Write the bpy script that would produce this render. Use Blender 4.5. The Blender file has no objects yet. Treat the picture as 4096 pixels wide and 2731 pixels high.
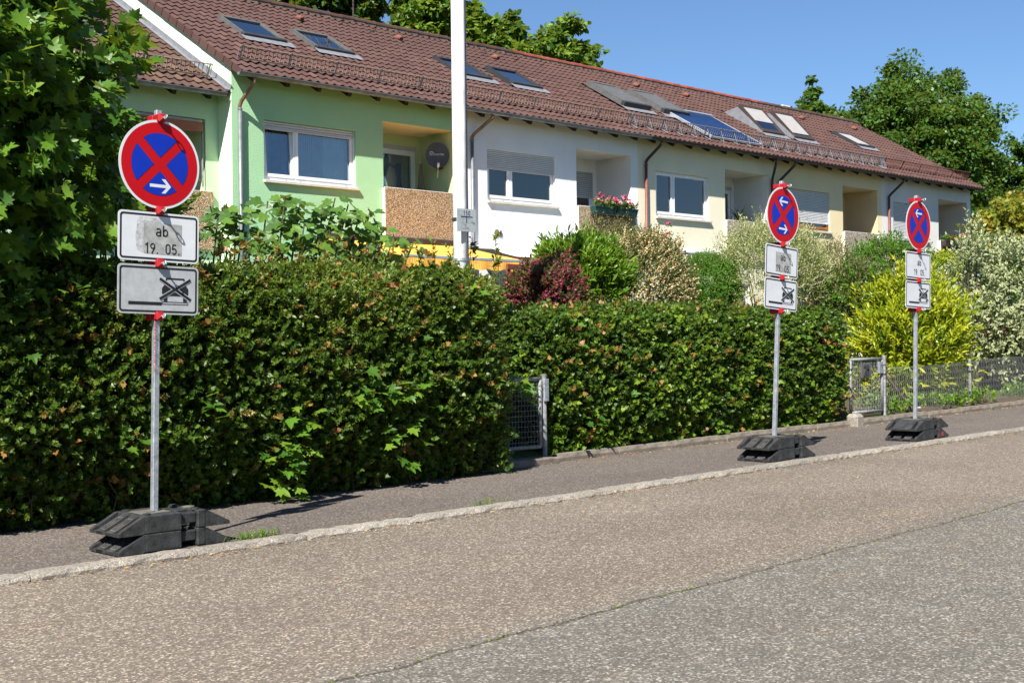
import bpy, math, random
import numpy as np
from mathutils import Vector, Matrix
random.seed(7); RNG = np.random.default_rng(11)
R = math.radians
SC = bpy.context.scene
COL = SC.collection
# ------------------------------------------------------------------ camera
F_PX, CX, CY, HY, CAM_H = 5200.0, 2048.0, 1365.5, 1381.87, 1.45       # focal length etc. in pixels of the 4096 px photograph
TH, ROLL = R(46.0856), R(0.72516)
cam = bpy.data.objects.new('camera', bpy.data.cameras.new('camera')); COL.objects.link(cam)
cam.data.sensor_width = 36.0; cam.data.lens = 36.0 * F_PX / 4096.0
cam.data.shift_y = (HY - CY) / 4096.0
cam.data.clip_start = 0.05; cam.data.clip_end = 2000
cam.matrix_world = Matrix.Translation((0, 0, CAM_H)) @ (Matrix.Rotation(TH - math.pi / 2, 4, 'Z') @ Matrix.Rotation(math.pi / 2, 4, 'X') @ Matrix.Rotation(-ROLL, 4, 'Z'))
SC.camera = cam
# ------------------------------------------------------------------ sky, sun, exposure
SUN = Vector((0.85, 0.42, -1.0)).normalized()
world = bpy.data.worlds.new('World'); SC.world = world; world.use_nodes = True
wn = world.node_tree.nodes; wl = world.node_tree.links; wn.clear()
sky = wn.new('ShaderNodeTexSky'); sky.sky_type = 'NISHITA'; sky.sun_disc = False
sky.sun_elevation = math.asin(-SUN.z); sky.sun_rotation = math.atan2(-SUN.x, -SUN.y)
sky.altitude = 300; sky.air_density = 1.0; sky.dust_density = 0.0; sky.ozone_density = 8.0
bg = wn.new('ShaderNodeBackground'); bg.inputs[1].default_value = 0.055
wo = wn.new('ShaderNodeOutputWorld'); wl.new(sky.outputs[0], bg.inputs[0]); wl.new(bg.outputs[0], wo.inputs[0])
sl = bpy.data.lights.new('sun', 'SUN'); sl.energy = 5.0; sl.angle = R(0.53); sl.color = (1.0, 0.95, 0.88)
so = bpy.data.objects.new('sun', sl); COL.objects.link(so); so.rotation_euler = SUN.to_track_quat('-Z', 'Y').to_euler(); so.location = (-20, -10, 30)
SC.view_settings.view_transform = 'Standard'; SC.view_settings.look = 'None'
SC.view_settings.gamma = 1.0; SC.view_settings.use_curve_mapping = False
SC.view_settings.exposure = 1.22
SC.cycles.max_bounces = 6; SC.cycles.transparent_max_bounces = 12
SC.cycles.diffuse_bounces = 3; SC.cycles.glossy_bounces = 3; SC.cycles.transmission_bounces = 4
SC.cycles.caustics_reflective = False; SC.cycles.caustics_refractive = False

# ------------------------------------------------------------------ photo pixel -> position (a direction; the distance is that of the plane it meets)
_c, _s, _cr, _sr = math.cos(TH), math.sin(TH), math.cos(ROLL), math.sin(ROLL)
K = 4096 / 2352.0
def ray(px, py):
    a, b = px * K - CX, py * K - CY
    u, v = a * _cr - b * _sr, a * _sr + b * _cr
    a = u / F_PX
    return (_c + a * _s, _s - a * _c, (HY - CY - v) / F_PX)
def onY(px, py, Y):
    d = ray(px, py); t = Y / d[1]
    return Vector((d[0] * t, Y, CAM_H + d[2] * t))
def depth(X, Y): return X * _c + Y * _s
def mpp(p): return depth(p[0], p[1]) / F_PX * K          # metres for one pixel (2352 px wide picture) at p
SLOPE = 0.0127
def road_z(x): return 0.03 + SLOPE * x
def walk_z(x): return 0.075 + SLOPE * x
def garden_z(x, y):
    x = max(-40, min(60, x))
    if y < 9.9: return walk_z(x) + 0.05
    t = min(1, (y - 9.9) / 9.0); t = t * t * (3 - 2 * t)
    return (walk_z(x) + 0.1) * (1 - t) + 0.95 * t

# ------------------------------------------------------------------ helpers: objects
def tag(o, label=None, cat=None, group=None, kind=None):
    if label: o['label'] = label
    if cat: o['category'] = cat
    if group: o['group'] = group
    if kind: o['kind'] = kind
    return o
def link(o, parent=None):
    COL.objects.link(o)
    if parent: o.parent = parent
    return o
def empty(name, loc, label, cat, group=None, rot=None):
    o = bpy.data.objects.new(name, None); COL.objects.link(o); o.location = loc; o.empty_display_size = 0.1
    if rot: o.rotation_euler = rot
    return tag(o, label, cat, group)
def wloc(o):
    v = Vector((0, 0, 0))
    while o: v += o.location; o = o.parent
    return v
class MB:
    """collects faces; build() links ONE mesh object. World coordinates unless local=True."""
    def __init__(s, xf=None): s.v = []; s.f = []; s.xf = xf; s.m = []; s.mi = 0
    def V(s, p):
        if s.xf: p = s.xf(*p)
        s.v.append((p[0], p[1], p[2])); return len(s.v) - 1
    def face(s, pts): s.f.append([s.V(p) for p in pts]); s.m.append(s.mi)
    def fi(s, idx): s.f.append(list(idx)); s.m.append(s.mi)
    def box(s, x0, x1, y0, y1, z0, z1):
        i = [s.V((x, y, z)) for z in (z0, z1) for y in (y0, y1) for x in (x0, x1)]
        for q in ((0, 2, 3, 1), (4, 5, 7, 6), (0, 1, 5, 4), (2, 6, 7, 3), (0, 4, 6, 2), (1, 3, 7, 5)): s.fi([i[k] for k in q])
        return s
    def bbox(s, x0, x1, y0, y1, z0, z1, b=0.005):
        """box with chamfered edges"""
        X, Y, Z = (x0, x1), (y0, y1), (z0, z1); ids = {}
        for a in (0, 1):
            for c in (0, 1):
                for d in (0, 1):
                    p = [X[a], Y[c], Z[d]]; sg = [b if a == 0 else -b, b if c == 0 else -b, b if d == 0 else -b]
                    for ax in range(3):
                        q = [p[k] + (sg[k] if k != ax else 0) for k in range(3)]
                        ids[a, c, d, ax] = s.V(q)
        for sd in (0, 1):
            for ax in range(3):
                o = [k for k in range(3) if k != ax]; cyc = []
                for (m, n) in ((0, 0), (1, 0), (1, 1), (0, 1)):
                    key = [0, 0, 0]; key[ax] = sd; key[o[0]] = m; key[o[1]] = n; cyc.append(ids[tuple(key) + (ax,)])
                flip = (sd == 0) ^ (ax == 1)
                s.fi(cyc[::-1] if flip else cyc)
        for ax in range(3):
            o = [k for k in range(3) if k != ax]
            for m in (0, 1):
                for n in (0, 1):
                    k0 = [0, 0, 0]; k1 = [0, 0, 0]; k0[o[0]] = k1[o[0]] = m; k0[o[1]] = k1[o[1]] = n; k1[ax] = 1
                    s.fi([ids[tuple(k0) + (o[0],)], ids[tuple(k1) + (o[0],)], ids[tuple(k1) + (o[1],)], ids[tuple(k0) + (o[1],)]])
        for a in (0, 1):
            for c in (0, 1):
                for d in (0, 1): s.fi([ids[a, c, d, 0], ids[a, c, d, 1], ids[a, c, d, 2]])
        return s
    def extr(s, poly, y0, y1, axis='y'):
        """polygon given in the two other axes, extruded along axis"""
        def P(a, b, t): return {'y': (a, t, b), 'x': (t, a, b), 'z': (a, b, t)}[axis]
        n = len(poly); A = [s.V(P(a, b, y0)) for a, b in poly]; B = [s.V(P(a, b, y1)) for a, b in poly]
        s.fi(A); s.fi(B[::-1])
        for i in range(n): s.fi([A[i], B[i], B[(i + 1) % n], A[(i + 1) % n]])
        return s
    def tube(s, pts, r, n=8, caps=True, r2=None):
        pts = [Vector(p) for p in pts]; rings = []
        for i, p in enumerate(pts):
            d = (pts[min(i + 1, len(pts) - 1)] - pts[max(i - 1, 0)]).normalized()
            a = d.orthogonal().normalized() if i == 0 else (a - d * a.dot(d)).normalized()
            b = d.cross(a); rr = r if r2 is None else r + (r2 - r) * i / max(1, len(pts) - 1)
            rings.append([s.V(p + (a * math.cos(2 * math.pi * k / n) + b * math.sin(2 * math.pi * k / n)) * rr) for k in range(n)])
        for A, B in zip(rings, rings[1:]):
            for k in range(n): s.fi([A[k], A[(k + 1) % n], B[(k + 1) % n], B[k]])
        if caps: s.fi(rings[0][::-1]); s.fi(rings[-1])
        return s
    def disc(s, c, r, y, n=48, rz=None):           # flat disc facing -Y
        s.face([(c[0] + r * math.cos(2 * math.pi * k / n), y, c[1] + (rz or r) * math.sin(2 * math.pi * k / n)) for k in range(n)])
    def build(s, name, mat, parent=None, smooth=False, local=False, kind=None):
        off = Vector((0, 0, 0)) if (local or parent is None) else wloc(parent)
        me = bpy.data.meshes.new(name)
        me.from_pydata([(x - off.x, y - off.y, z - off.z) for x, y, z in s.v], [], s.f)
        mats = mat if isinstance(mat, (list, tuple)) else [mat]
        for m in mats: me.materials.append(m)
        if len(mats) > 1: me.polygons.foreach_set('material_index', s.m)
        if smooth: me.polygons.foreach_set('use_smooth', [True] * len(me.polygons))
        me.update()
        o = link(bpy.data.objects.new(name, me), parent)
        if kind: o['kind'] = kind
        return o
def recentre(o):
    """move a top-level mesh's origin to its base"""
    vs = [v.co for v in o.data.vertices]; c = Vector((sum(v.x for v in vs) / len(vs), sum(v.y for v in vs) / len(vs), min(v.z for v in vs)))
    o.data.transform(Matrix.Translation(-c)); o.location = c
    return o

# ------------------------------------------------------------------ helpers: materials
def lin(h):
    h = h.lstrip('#'); o = []
    for i in (0, 2, 4):
        v = int(h[i:i + 2], 16) / 255; o.append(v / 12.92 if v < 0.04045 else ((v + 0.055) / 1.055) ** 2.4)
    return (*o, 1)
def col(c): return lin(c) if isinstance(c, str) else (*c, 1)
class NT:
    def __init__(s, name):
        s.m = bpy.data.materials.new(name); s.m.use_nodes = True; s.t = s.m.node_tree
        s.p = s.t.nodes['Principled BSDF']; s.o = s.t.nodes['Material Output']
    def n(s, ty, **kw):
        x = s.t.nodes.new('ShaderNode' + ty)
        for k, v in kw.items():
            if k in x.inputs: x.inputs[k].default_value = v
            else: setattr(x, k, v)
        return x
    def l(s, a, b): s.t.links.new(a, b)
    def coord(s, which='Object', scale=None):
        t = s.n('TexCoord').outputs[which]
        if scale:
            mp = s.n('Mapping'); mp.inputs['Scale'].default_value = scale; s.l(t, mp.inputs[0]); t = mp.outputs[0]
        return t
    def noise(s, scale, detail=4, rough=0.6, vec=None):
        x = s.n('TexNoise'); x.inputs['Scale'].default_value = scale; x.inputs['Detail'].default_value = detail; x.inputs['Roughness'].default_value = rough
        if vec is not None: s.l(vec, x.inputs['Vector'])
        return x.outputs['Fac']
    def ramp(s, fac, stops, interp='LINEAR'):
        r = s.n('ValToRGB'); e = r.color_ramp.elements; r.color_ramp.interpolation = interp
        while len(e) < len(stops): e.new(0.5)
        for x, (p, c) in zip(e, stops): x.position = p; x.color = col(c) if not isinstance(c, (int, float)) else (c, c, c, 1)
        s.l(fac, r.inputs[0]); return r.outputs[0]
    def mix(s, fac, a, b, mode='MIX'):
        x = s.n('MixRGB', blend_type=mode)
        for i, v in ((0, fac), (1, a), (2, b)):
            if isinstance(v, (int, float)): x.inputs[i].default_value = v
            elif isinstance(v, (tuple, str)): x.inputs[i].default_value = col(v) if isinstance(v, str) else v
            else: s.l(v, x.inputs[i])
        return x.outputs[0]
    def bump(s, h, strength=0.3, dist=0.01):
        b = s.n('Bump'); b.inputs['Strength'].default_value = strength; b.inputs['Distance'].default_value = dist
        s.l(h, b.inputs['Height']); s.l(b.outputs[0], s.p.inputs['Normal'])
    def base(s, c):
        if isinstance(c, (tuple, str)): s.p.inputs['Base Color'].default_value = col(c) if isinstance(c, str) else c
        else: s.l(c, s.p.inputs['Base Color'])
    def set(s, rough=0.5, metal=0.0, spec=0.5):
        s.p.inputs['Roughness'].default_value = rough; s.p.inputs['Metallic'].default_value = metal; s.p.inputs['Specular IOR Level'].default_value = spec
        return s
def plain(name, c, rough=0.5, metal=0.0, spec=0.4, var=0.12, scale=6.0, bump=0.0, bscale=80.0):
    t = NT(name).set(rough, metal, spec); c = col(c)
    v = t.coord('Object'); n = t.noise(scale, 5, 0.65, v)
    lo = tuple(x * (1 - var * 1.6) for x in c[:3]) + (1,); hi = tuple(min(1, x * (1 + var)) for x in c[:3]) + (1,)
    t.base(t.ramp(n, [(0.3, lo[:3]), (0.7, hi[:3])]))
    if bump: t.bump(t.noise(bscale, 3, 0.6, v), bump, 0.01)
    return t.m
def plaster(name, c, bump=0.55, scale=55):
    t = NT(name).set(0.9, 0, 0.15); c = col(c); v = t.coord('Object')
    n = t.noise(0.9, 5, 0.7, v); st = t.noise(1.2, 6, 0.7, t.coord('Object', (7, 7, 0.7)))
    a = t.ramp(n, [(0.3, tuple(x * 0.9 for x in c[:3])), (0.65, c[:3])])
    b = t.mix(t.ramp(st, [(0.56, 0.0), (0.8, 0.28)]), a, tuple(x * 0.72 for x in c[:3]) + (1,))
    t.base(b); t.bump(t.noise(scale, 3, 0.6, v), bump, 0.012)
    return t.m
def leafmat(name, stops, trans=0.3, rough=0.42, rim=None, spec=0.28):
    """leaf: colour by the per-leaf value 'rnd', a share of light let through; rim = colour of a pale margin"""
    t = NT(name).set(rough, 0, spec)
    a = t.n('Attribute'); a.attribute_name = 'rnd'
    c = t.ramp(a.outputs['Fac'], stops)
    if rim:
        e = t.n('Attribute'); e.attribute_name = 'rim'
        c = t.mix(t.ramp(e.outputs['Fac'], [(0.35, 0.0), (0.7, 1.0)]), c, rim)
    t.base(c)
    tr = t.n('BsdfTranslucent'); t.l(t.mix(0.35, c, lin('#c8d23c'), 'MIX') if not rim else c, tr.inputs[0])
    mx = t.n('MixShader'); mx.inputs[0].default_value = trans
    t.l(t.p.outputs[0], mx.inputs[1]); t.l(tr.outputs[0], mx.inputs[2]); t.l(mx.outputs[0], t.o.inputs[0])
    return t.m
def glassmat(name, tint=(0.9, 0.95, 0.97), ior=1.5, haze=0.0, base=0.1):
    t = NT(name); t.t.nodes.remove(t.p)
    g = t.n('BsdfGlossy'); g.inputs['Roughness'].default_value = 0.01 + haze
    tr = t.n('BsdfTransparent'); tr.inputs[0].default_value = (*tint, 1)
    fr = t.n('Fresnel'); fr.inputs[0].default_value = ior
    ad = t.n('Math', operation='MULTIPLY_ADD'); ad.inputs[1].default_value = 1.6; ad.inputs[2].default_value = base
    t.l(fr.outputs[0], ad.inputs[0])
    mx = t.n('MixShader'); t.l(ad.outputs[0], mx.inputs[0]); t.l(tr.outputs[0], mx.inputs[1]); t.l(g.outputs[0], mx.inputs[2]); t.l(mx.outputs[0], t.o.inputs[0])
    return t.m
M = {}
# ------------------------------------------------------------------ materials of the place
def asphalt(name, warm, cool, seam=True, chips=1.0):
    t = NT(name).set(0.88, 0, 0.25); v = t.coord('Object')
    vo = t.n('TexVoronoi'); vo.inputs['Scale'].default_value = 95; t.l(v, vo.inputs['Vector'])
    sep = t.n('SeparateColor'); t.l(vo.outputs['Color'], sep.inputs[0])
    chip = t.ramp(sep.outputs[0], [(0.0, 0.55), (0.55, 0.85), (0.8, 1.15), (0.93, 1.9), (1.0, 2.6 * chips)])
    big = t.noise(0.45, 6, 0.65, v); mid = t.noise(3.5, 5, 0.7, v); lon = t.noise(0.8, 5, 0.6, t.coord('Object', (0.25, 1.6, 1)))
    c = t.ramp(big, [(0.3, tuple(x * 0.86 for x in col(warm)[:3])), (0.7, tuple(x * 1.12 for x in col(warm)[:3]))])
    if seam:
        sp = t.n('SeparateXYZ'); t.l(v, sp.inputs[0])
        m1 = t.n('Math', operation='MULTIPLY_ADD'); m1.inputs[1].default_value = -0.035; m1.inputs[2].default_value = -4.28; t.l(sp.outputs[0], m1.inputs[0])
        m2 = t.n('Math', operation='ADD'); t.l(sp.outputs[1], m2.inputs[0]); t.l(m1.outputs[0], m2.inputs[1])
        w = t.n('Math', operation='MULTIPLY_ADD'); w.inputs[1].default_value = 0.22; t.l(t.noise(1.6, 4, 0.6, v), w.inputs[0]); t.l(m2.outputs[0], w.inputs[2])
        sd = t.n('Math', operation='SUBTRACT'); sd.inputs[1].default_value = 0.11; t.l(w.outputs[0], sd.inputs[0]); d = sd.outputs[0]
        cool2 = t.ramp(mid, [(0.3, tuple(x * 0.85 for x in col(cool)[:3])), (0.7, tuple(x * 1.1 for x in col(cool)[:3]))])
        c = t.mix(_seam_fac(t, d), cool2, c)
        ab = t.n('Math', operation='ABSOLUTE'); t.l(d, ab.inputs[0])
        ln = t.n('MapRange'); ln.inputs[1].default_value = 0.004; ln.inputs[2].default_value = 0.022; ln.inputs[3].default_value = 0.75; ln.inputs[4].default_value = 0.0; t.l(ab.outputs[0], ln.inputs[0])
        c = t.mix(ln.outputs[0], c, (0.035, 0.033, 0.028, 1))
    c = t.mix(t.ramp(lon, [(0.35, 0.35), (0.6, 0.0)]), c, tuple(x * 0.7 for x in col(warm)[:3]) + (1,))
    c = t.mix(t.ramp(t.noise(0.9, 6, 0.75, t.coord('Object', (0.7, 1.5, 1))), [(0.58, 0.0), (0.74, 0.4)]), c, (0.2, 0.135, 0.07, 1))
    c = t.mix(t.ramp(t.noise(7, 4, 0.7, v), [(0.69, 0.0), (0.74, 0.55)]), c, (0.045, 0.04, 0.035, 1))
    t.base(t.mix(1.0, c, chip, 'MULTIPLY'))
    h = t.mix(0.5, vo.outputs['Distance'], t.noise(160, 3, 0.6, v))
    t.bump(h, 0.6, 0.006)
    return t.m
def _seam_fac(t, d):
    mr = t.n('MapRange'); mr.inputs[1].default_value = -0.12; mr.inputs[2].default_value = 0.25; t.l(d, mr.inputs[0])
    return mr.outputs[0]
M['road'] = asphalt('asphalt_road', (0.165, 0.138, 0.108), (0.138, 0.128, 0.108))
M['walk'] = asphalt('asphalt_pavement', (0.118, 0.1, 0.086), (0.1, 0.1, 0.1), seam=False, chips=0.8)
def granite(name, c):
    t = NT(name).set(0.85, 0, 0.3); v = t.coord('Object')
    vo = t.n('TexVoronoi'); vo.inputs['Scale'].default_value = 130; t.l(v, vo.inputs['Vector'])
    sep = t.n('SeparateColor'); t.l(vo.outputs['Color'], sep.inputs[0])
    oi = t.n('ObjectInfo')
    sp = t.ramp(sep.outputs[1], [(0.0, 0.5), (0.3, 0.85), (0.8, 1.15), (1.0, 1.5)])
    b = t.ramp(t.noise(3, 6, 0.7, v), [(0.3, tuple(x * 0.62 for x in col(c)[:3])), (0.68, col(c)[:3])])
    b = t.mix(1.0, b, t.ramp(oi.outputs['Random'], [(0, 0.82), (1, 1.1)]), 'MULTIPLY')
    t.base(t.mix(1.0, b, sp, 'MULTIPLY')); t.bump(t.noise(45, 5, 0.7, v), 0.7, 0.012)
    return t.m
M['granite'] = granite('granite', (0.30, 0.27, 0.225))
M['border'] = plain('concrete_edging', (0.17, 0.145, 0.115), 0.95, var=0.3, scale=7, bump=0.4)
t = NT('garden_soil').set(0.95, 0, 0.2); v = t.coord('Object')
t.base(t.mix(t.ramp(t.noise(0.35, 5, 0.65, v), [(0.42, 0.0), (0.58, 1.0)]), t.ramp(t.noise(9, 6, 0.7, v), [(0.3, (0.05, 0.035, 0.02)), (0.7, (0.11, 0.08, 0.05))]), t.ramp(t.noise(14, 6, 0.7, v), [(0.3, (0.03, 0.06, 0.015)), (0.7, (0.07, 0.12, 0.03))])))
t.bump(t.noise(25, 5, 0.7, v), 0.8, 0.03); M['soil'] = t.m
M['steel'] = plain('galvanised_steel', (0.40, 0.43, 0.46), 0.5, 0.65, var=0.25, scale=22)
M['steel_dull'] = plain('weathered_steel', (0.24, 0.245, 0.25), 0.7, 0.25, var=0.3, scale=18, bump=0.2)
M['steel_rust'] = plain('rusty_steel', (0.34, 0.25, 0.19), 0.75, 0.2, var=0.4, scale=30, bump=0.2)
M['wire'] = plain('dull_wire', (0.15, 0.155, 0.16), 0.6, 0.3, var=0.2)
M['zinc'] = plain('zinc_gutter', (0.2, 0.215, 0.23), 0.5, 0.5, var=0.25, scale=5)
M['gutter_brown'] = plain('dark_brown_gutter', (0.04, 0.03, 0.027), 0.5, 0.1, var=0.2, scale=5)
M['pipe_brown'] = plain('brown_downpipe', (0.16, 0.06, 0.045), 0.5, 0.0, var=0.2, scale=5)
M['copper'] = plain('tarnished_copper', (0.25, 0.16, 0.09), 0.45, 0.6, var=0.3, scale=9)
M['wood_dark'] = plain('dark_wood', (0.02, 0.015, 0.012), 0.8, var=0.3, scale=20)
M['pvc'] = plain('white_window_frame', (0.78, 0.79, 0.8), 0.35, spec=0.5, var=0.04)
M['shutter'] = plain('pale_shutter', (0.56, 0.57, 0.58), 0.5, var=0.06)
M['shutter_grey'] = plain('grey_shutter', (0.42, 0.43, 0.43), 0.5, var=0.06)
M['sill'] = plain('stone_sill', (0.55, 0.52, 0.46), 0.85, var=0.12, bump=0.2)
M['wood_frame'] = plain('varnished_wood', (0.32, 0.13, 0.035), 0.4, var=0.3, scale=25)
M['wood_brown'] = plain('brown_painted_wood', (0.10, 0.045, 0.025), 0.5, var=0.25, scale=15)
M['glass'] = glassmat('window_glass'); M['roofglass'] = glassmat('skylight_glass', (0.8, 0.88, 0.95), 1.6, base=0.22)
M['room'] = plain('dark_room', (0.10, 0.09, 0.085), 0.9)
M['curtain'] = plain('net_curtain', (0.7, 0.72, 0.76), 0.9, var=0.1)
M['curtain_dark'] = plain('heavy_curtain', (0.34, 0.38, 0.46), 0.9, var=0.15)
M['flash'] = plain('lead_flashing', (0.2, 0.21, 0.23), 0.6, 0.2, var=0.15)
M['frame_dark'] = plain('dark_grey_metal', (0.05, 0.05, 0.053), 0.45, 0.3, var=0.15)
M['frame_grey'] = plain('grey_metal', (0.13, 0.13, 0.125), 0.5, 0.3, var=0.15)
M['frame_brown'] = plain('brown_metal', (0.06, 0.042, 0.035), 0.5, 0.2, var=0.15)
M['blind'] = plain('pale_blind', (0.3, 0.29, 0.28), 0.8, var=0.08)
M['black'] = plain('black_paint', (0.012, 0.012, 0.013), 0.5, var=0.1)
M['rubber'] = plain('recycled_rubber', (0.03, 0.031, 0.031), 0.7, spec=0.35, var=0.45, scale=14, bump=0.35, bscale=60)
M['rubber_dust'] = plain('dusty_rubber', (0.115, 0.105, 0.085), 0.9, var=0.35, scale=18, bump=0.3)
M['red'] = plain('red_sign_film', (0.40, 0.002, 0.006), 0.5, spec=0.25, var=0.05, scale=3)
M['blue'] = plain('blue_sign_film', (0.003, 0.024, 0.33), 0.5, spec=0.25, var=0.05, scale=3)
M['signwhite'] = plain('white_sign_film', (0.56, 0.58, 0.6), 0.42, spec=0.5, var=0.05, scale=9)
M['signgrey'] = plain('worn_grey_film', (0.36, 0.38, 0.385), 0.55, var=0.12, scale=14)
M['patch'] = plain('old_sticker_film', (0.33, 0.335, 0.32), 0.5, var=0.22, scale=22)
M['patch2'] = plain('sticker_residue', (0.43, 0.44, 0.44), 0.6, var=0.25, scale=40)
M['clamp'] = plain('red_plastic_clamp', (0.30, 0.006, 0.01), 0.5, spec=0.3, var=0.1, scale=20)
M['pole'] = plain('white_painted_mast', (0.66, 0.655, 0.62), 0.5, var=0.16, scale=4.5)
M['plate'] = plain('pale_grey_marker_plate', (0.33, 0.36, 0.37), 0.45, var=0.1)
M['navy'] = plain('dark_blue_paint', (0.01, 0.02, 0.06), 0.5)
M['twig'] = plain('twig_bark', (0.075, 0.05, 0.032), 0.9, var=0.3, scale=30)
M['bark'] = plain('tree_bark', (0.07, 0.055, 0.04), 0.95, var=0.4, scale=14, bump=0.6, bscale=25)
M['birchbark'] = plain('birch_bark', (0.5, 0.48, 0.44), 0.85, var=0.35, scale=9)

# ------------------------------------------------------------------ ground, road, pavement, kerb
def sheet(name, x0, x1, y0, y1, nx, ny, zf, mat, kind='structure'):
    b = MB(); g = [[b.V((x0 + (x1 - x0) * i / nx, y0 + (y1 - y0) * j / ny, zf(x0 + (x1 - x0) * i / nx, y0 + (y1 - y0) * j / ny))) for i in range(nx + 1)] for j in range(ny + 1)]
    for j in range(ny):
        for i in range(nx): b.fi([g[j][i], g[j][i + 1], g[j + 1][i + 1], g[j + 1][i]])
    o = b.build(name, mat, smooth=True); o['kind'] = kind; return o
def ground_z(x, y):
    xx = max(-40, min(60, x))
    if y < 9.7: return -0.06 + SLOPE * xx
    return garden_z(x, y)
b = MB(); xs = [-900, -300, -100, -40, -20] + list(range(-10, 61, 2)) + [80, 120, 300, 900]; ys = [-900, -300, -60, -20, -8, 0, 5, 8, 9.6, 9.78, 10, 10.5, 11, 12, 13, 14, 15, 16, 17, 18, 19, 20, 24, 40, 80, 300, 900]
g = [[b.V((x, y, ground_z(x, y))) for x in xs] for y in ys]
for j in range(len(ys) - 1):
    for i in range(len(xs) - 1): b.fi([g[j][i], g[j][i + 1], g[j + 1][i + 1], g[j + 1][i]])
tag(b.build('ground', M['soil'], smooth=True), 'garden soil and rough lawn behind the hedges', 'ground', kind='structure')
tag(sheet('road', -60, 60, -1.2, 7.72, 60, 8, lambda x, y: road_z(x), M['road']), 'worn tan and grey asphalt road with a long seam', 'road')
tag(sheet('pavement', -60, 60, 7.74, 9.74, 60, 4, lambda x, y: walk_z(x) - 0.006 + 0.004 * math.sin(x * 1.3), M['walk']), 'brownish asphalt pavement between kerb and hedges', 'pavement')
tag(sheet('opposite_pavement', -60, 60, -4.5, -1.2, 60, 2, lambda x, y: road_z(x) + 0.06, M['walk']), 'asphalt pavement on the near side of the road', 'pavement')
def stone_mesh(name, L, W, H, seed, rough, nx=14, mat=None):
    """rough hewn long stone: x along, front face towards -y, top at z=0"""
    rs = random.Random(seed); b = MB(); prof = [(0.0, -H), (0.004, -0.6 * H), (0.0, -0.18 * H), (0.016, -0.004), (W * 0.4, 0.0), (W * 0.75, 0.0), (W, -0.003), (W, -H)]
    rings = []
    for i in range(nx + 1):
        x = L * i / nx; e = 0.006 if i in (0, nx) else 0
        rings.append([b.V((x + (rs.uniform(-1, 1) * rough * 0.5 if 0 < i < nx else 0), y + (rs.uniform(-1, 1) * rough if k < 4 else rs.uniform(-1, 1) * rough * 0.4), z + rs.uniform(-1, 1) * rough * (0.35 if k > 2 else 0.7) - e)) for k, (y, z) in enumerate(prof)])
    for A, B in zip(rings, rings[1:]):
        for k in range(len(prof) - 1): b.fi([A[k], B[k], B[k + 1], A[k + 1]])
    b.fi(rings[0]); b.fi(rings[-1][::-1])
    me = bpy.data.meshes.new(name); me.from_pydata(b.v, [], b.f); me.materials.append(mat); me.update(); return me
kerb = bpy.data.objects.new('kerb', None); COL.objects.link(kerb); kerb.location = (0, 7.62, 0); tag(kerb, 'rough granite kerb between road and pavement', 'kerb', kind='structure')
kms = [stone_mesh('kerbstone', L, 0.155, 0.16, 40 + i, 0.008, mat=M['granite']) for i, L in enumerate((0.98, 0.86, 1.12, 0.74, 1.04))]
kL = (0.98, 0.86, 1.12, 0.74, 1.04); x = -3.0; i = 0
while x < 34:
    j = (i * 3 + (i // 4)) % 5; o = link(bpy.data.objects.new('kerbstone', kms[j]), kerb)
    o.location = (x, random.uniform(-0.006, 0.006), walk_z(x) + random.uniform(-0.004, 0.004)); o.rotation_euler = (0, -math.atan(SLOPE), random.uniform(-0.004, 0.004))
    x += kL[j] + 0.008; i += 1
edge = bpy.data.objects.new('garden_edging', None); COL.objects.link(edge); edge.location = (0, 9.7, 0); tag(edge, 'low concrete edging along the back of the pavement', 'edging', kind='structure')
em = stone_mesh('edging_stone', 0.985, 0.09, 0.24, 9, 0.0035, nx=6, mat=M['border'])
for i in range(30):
    x = -1 + i
    if 8.8 < x < 9.2: continue
    o = link(bpy.data.objects.new('edging_stone', em), edge); o.location = (x, random.uniform(-0.008, 0.008), walk_z(x) + (0.08 if x > 9 else 0.05) + random.uniform(-0.006, 0.006)); o.rotation_euler = (random.uniform(-0.03, 0.03), -math.atan(SLOPE), random.uniform(-0.008, 0.008))
# ------------------------------------------------------------------ terraced houses
D, X0, GZ = 21.81, 13.56, 0.9                       # facade line, left end of the row, house ground
PIT = math.atan(0.578); cP, sP = math.cos(PIT), math.sin(PIT)
def roof_xf(y0, z0): return lambda X, s, n: (X, y0 + s * cP - n * sP, z0 + s * sP + n * cP)
EAVE = (21.39, 6.74); EAVE_L = (21.88, 6.40)
SLOPE_LEN = 5.80
def aggregate(name, a):
    t = NT(name).set(0.9, 0, 0.3); v = t.coord('Object')
    vo = t.n('TexVoronoi'); vo.inputs['Scale'].default_value = 58; t.l(v, vo.inputs['Vector'])
    sep = t.n('SeparateColor'); t.l(vo.outputs['Color'], sep.inputs[0])
    c = t.ramp(sep.outputs[0], [(0.0, (0.13, 0.085, 0.055)), (0.2, tuple(x * 0.75 for x in a)), (0.6, a), (0.85, tuple(min(1, x * 1.5) for x in a)), (1.0, (0.62, 0.58, 0.5))])
    dk = t.ramp(vo.outputs['Distance'], [(0.3, 1.0), (0.8, 0.45)])
    t.base(t.mix(1.0, c, dk, 'MULTIPLY')); iv = t.n('Invert'); t.l(vo.outputs['Distance'], iv.inputs[1]); t.bump(iv.outputs[0], 0.8, 0.02)
    return t.m
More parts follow.
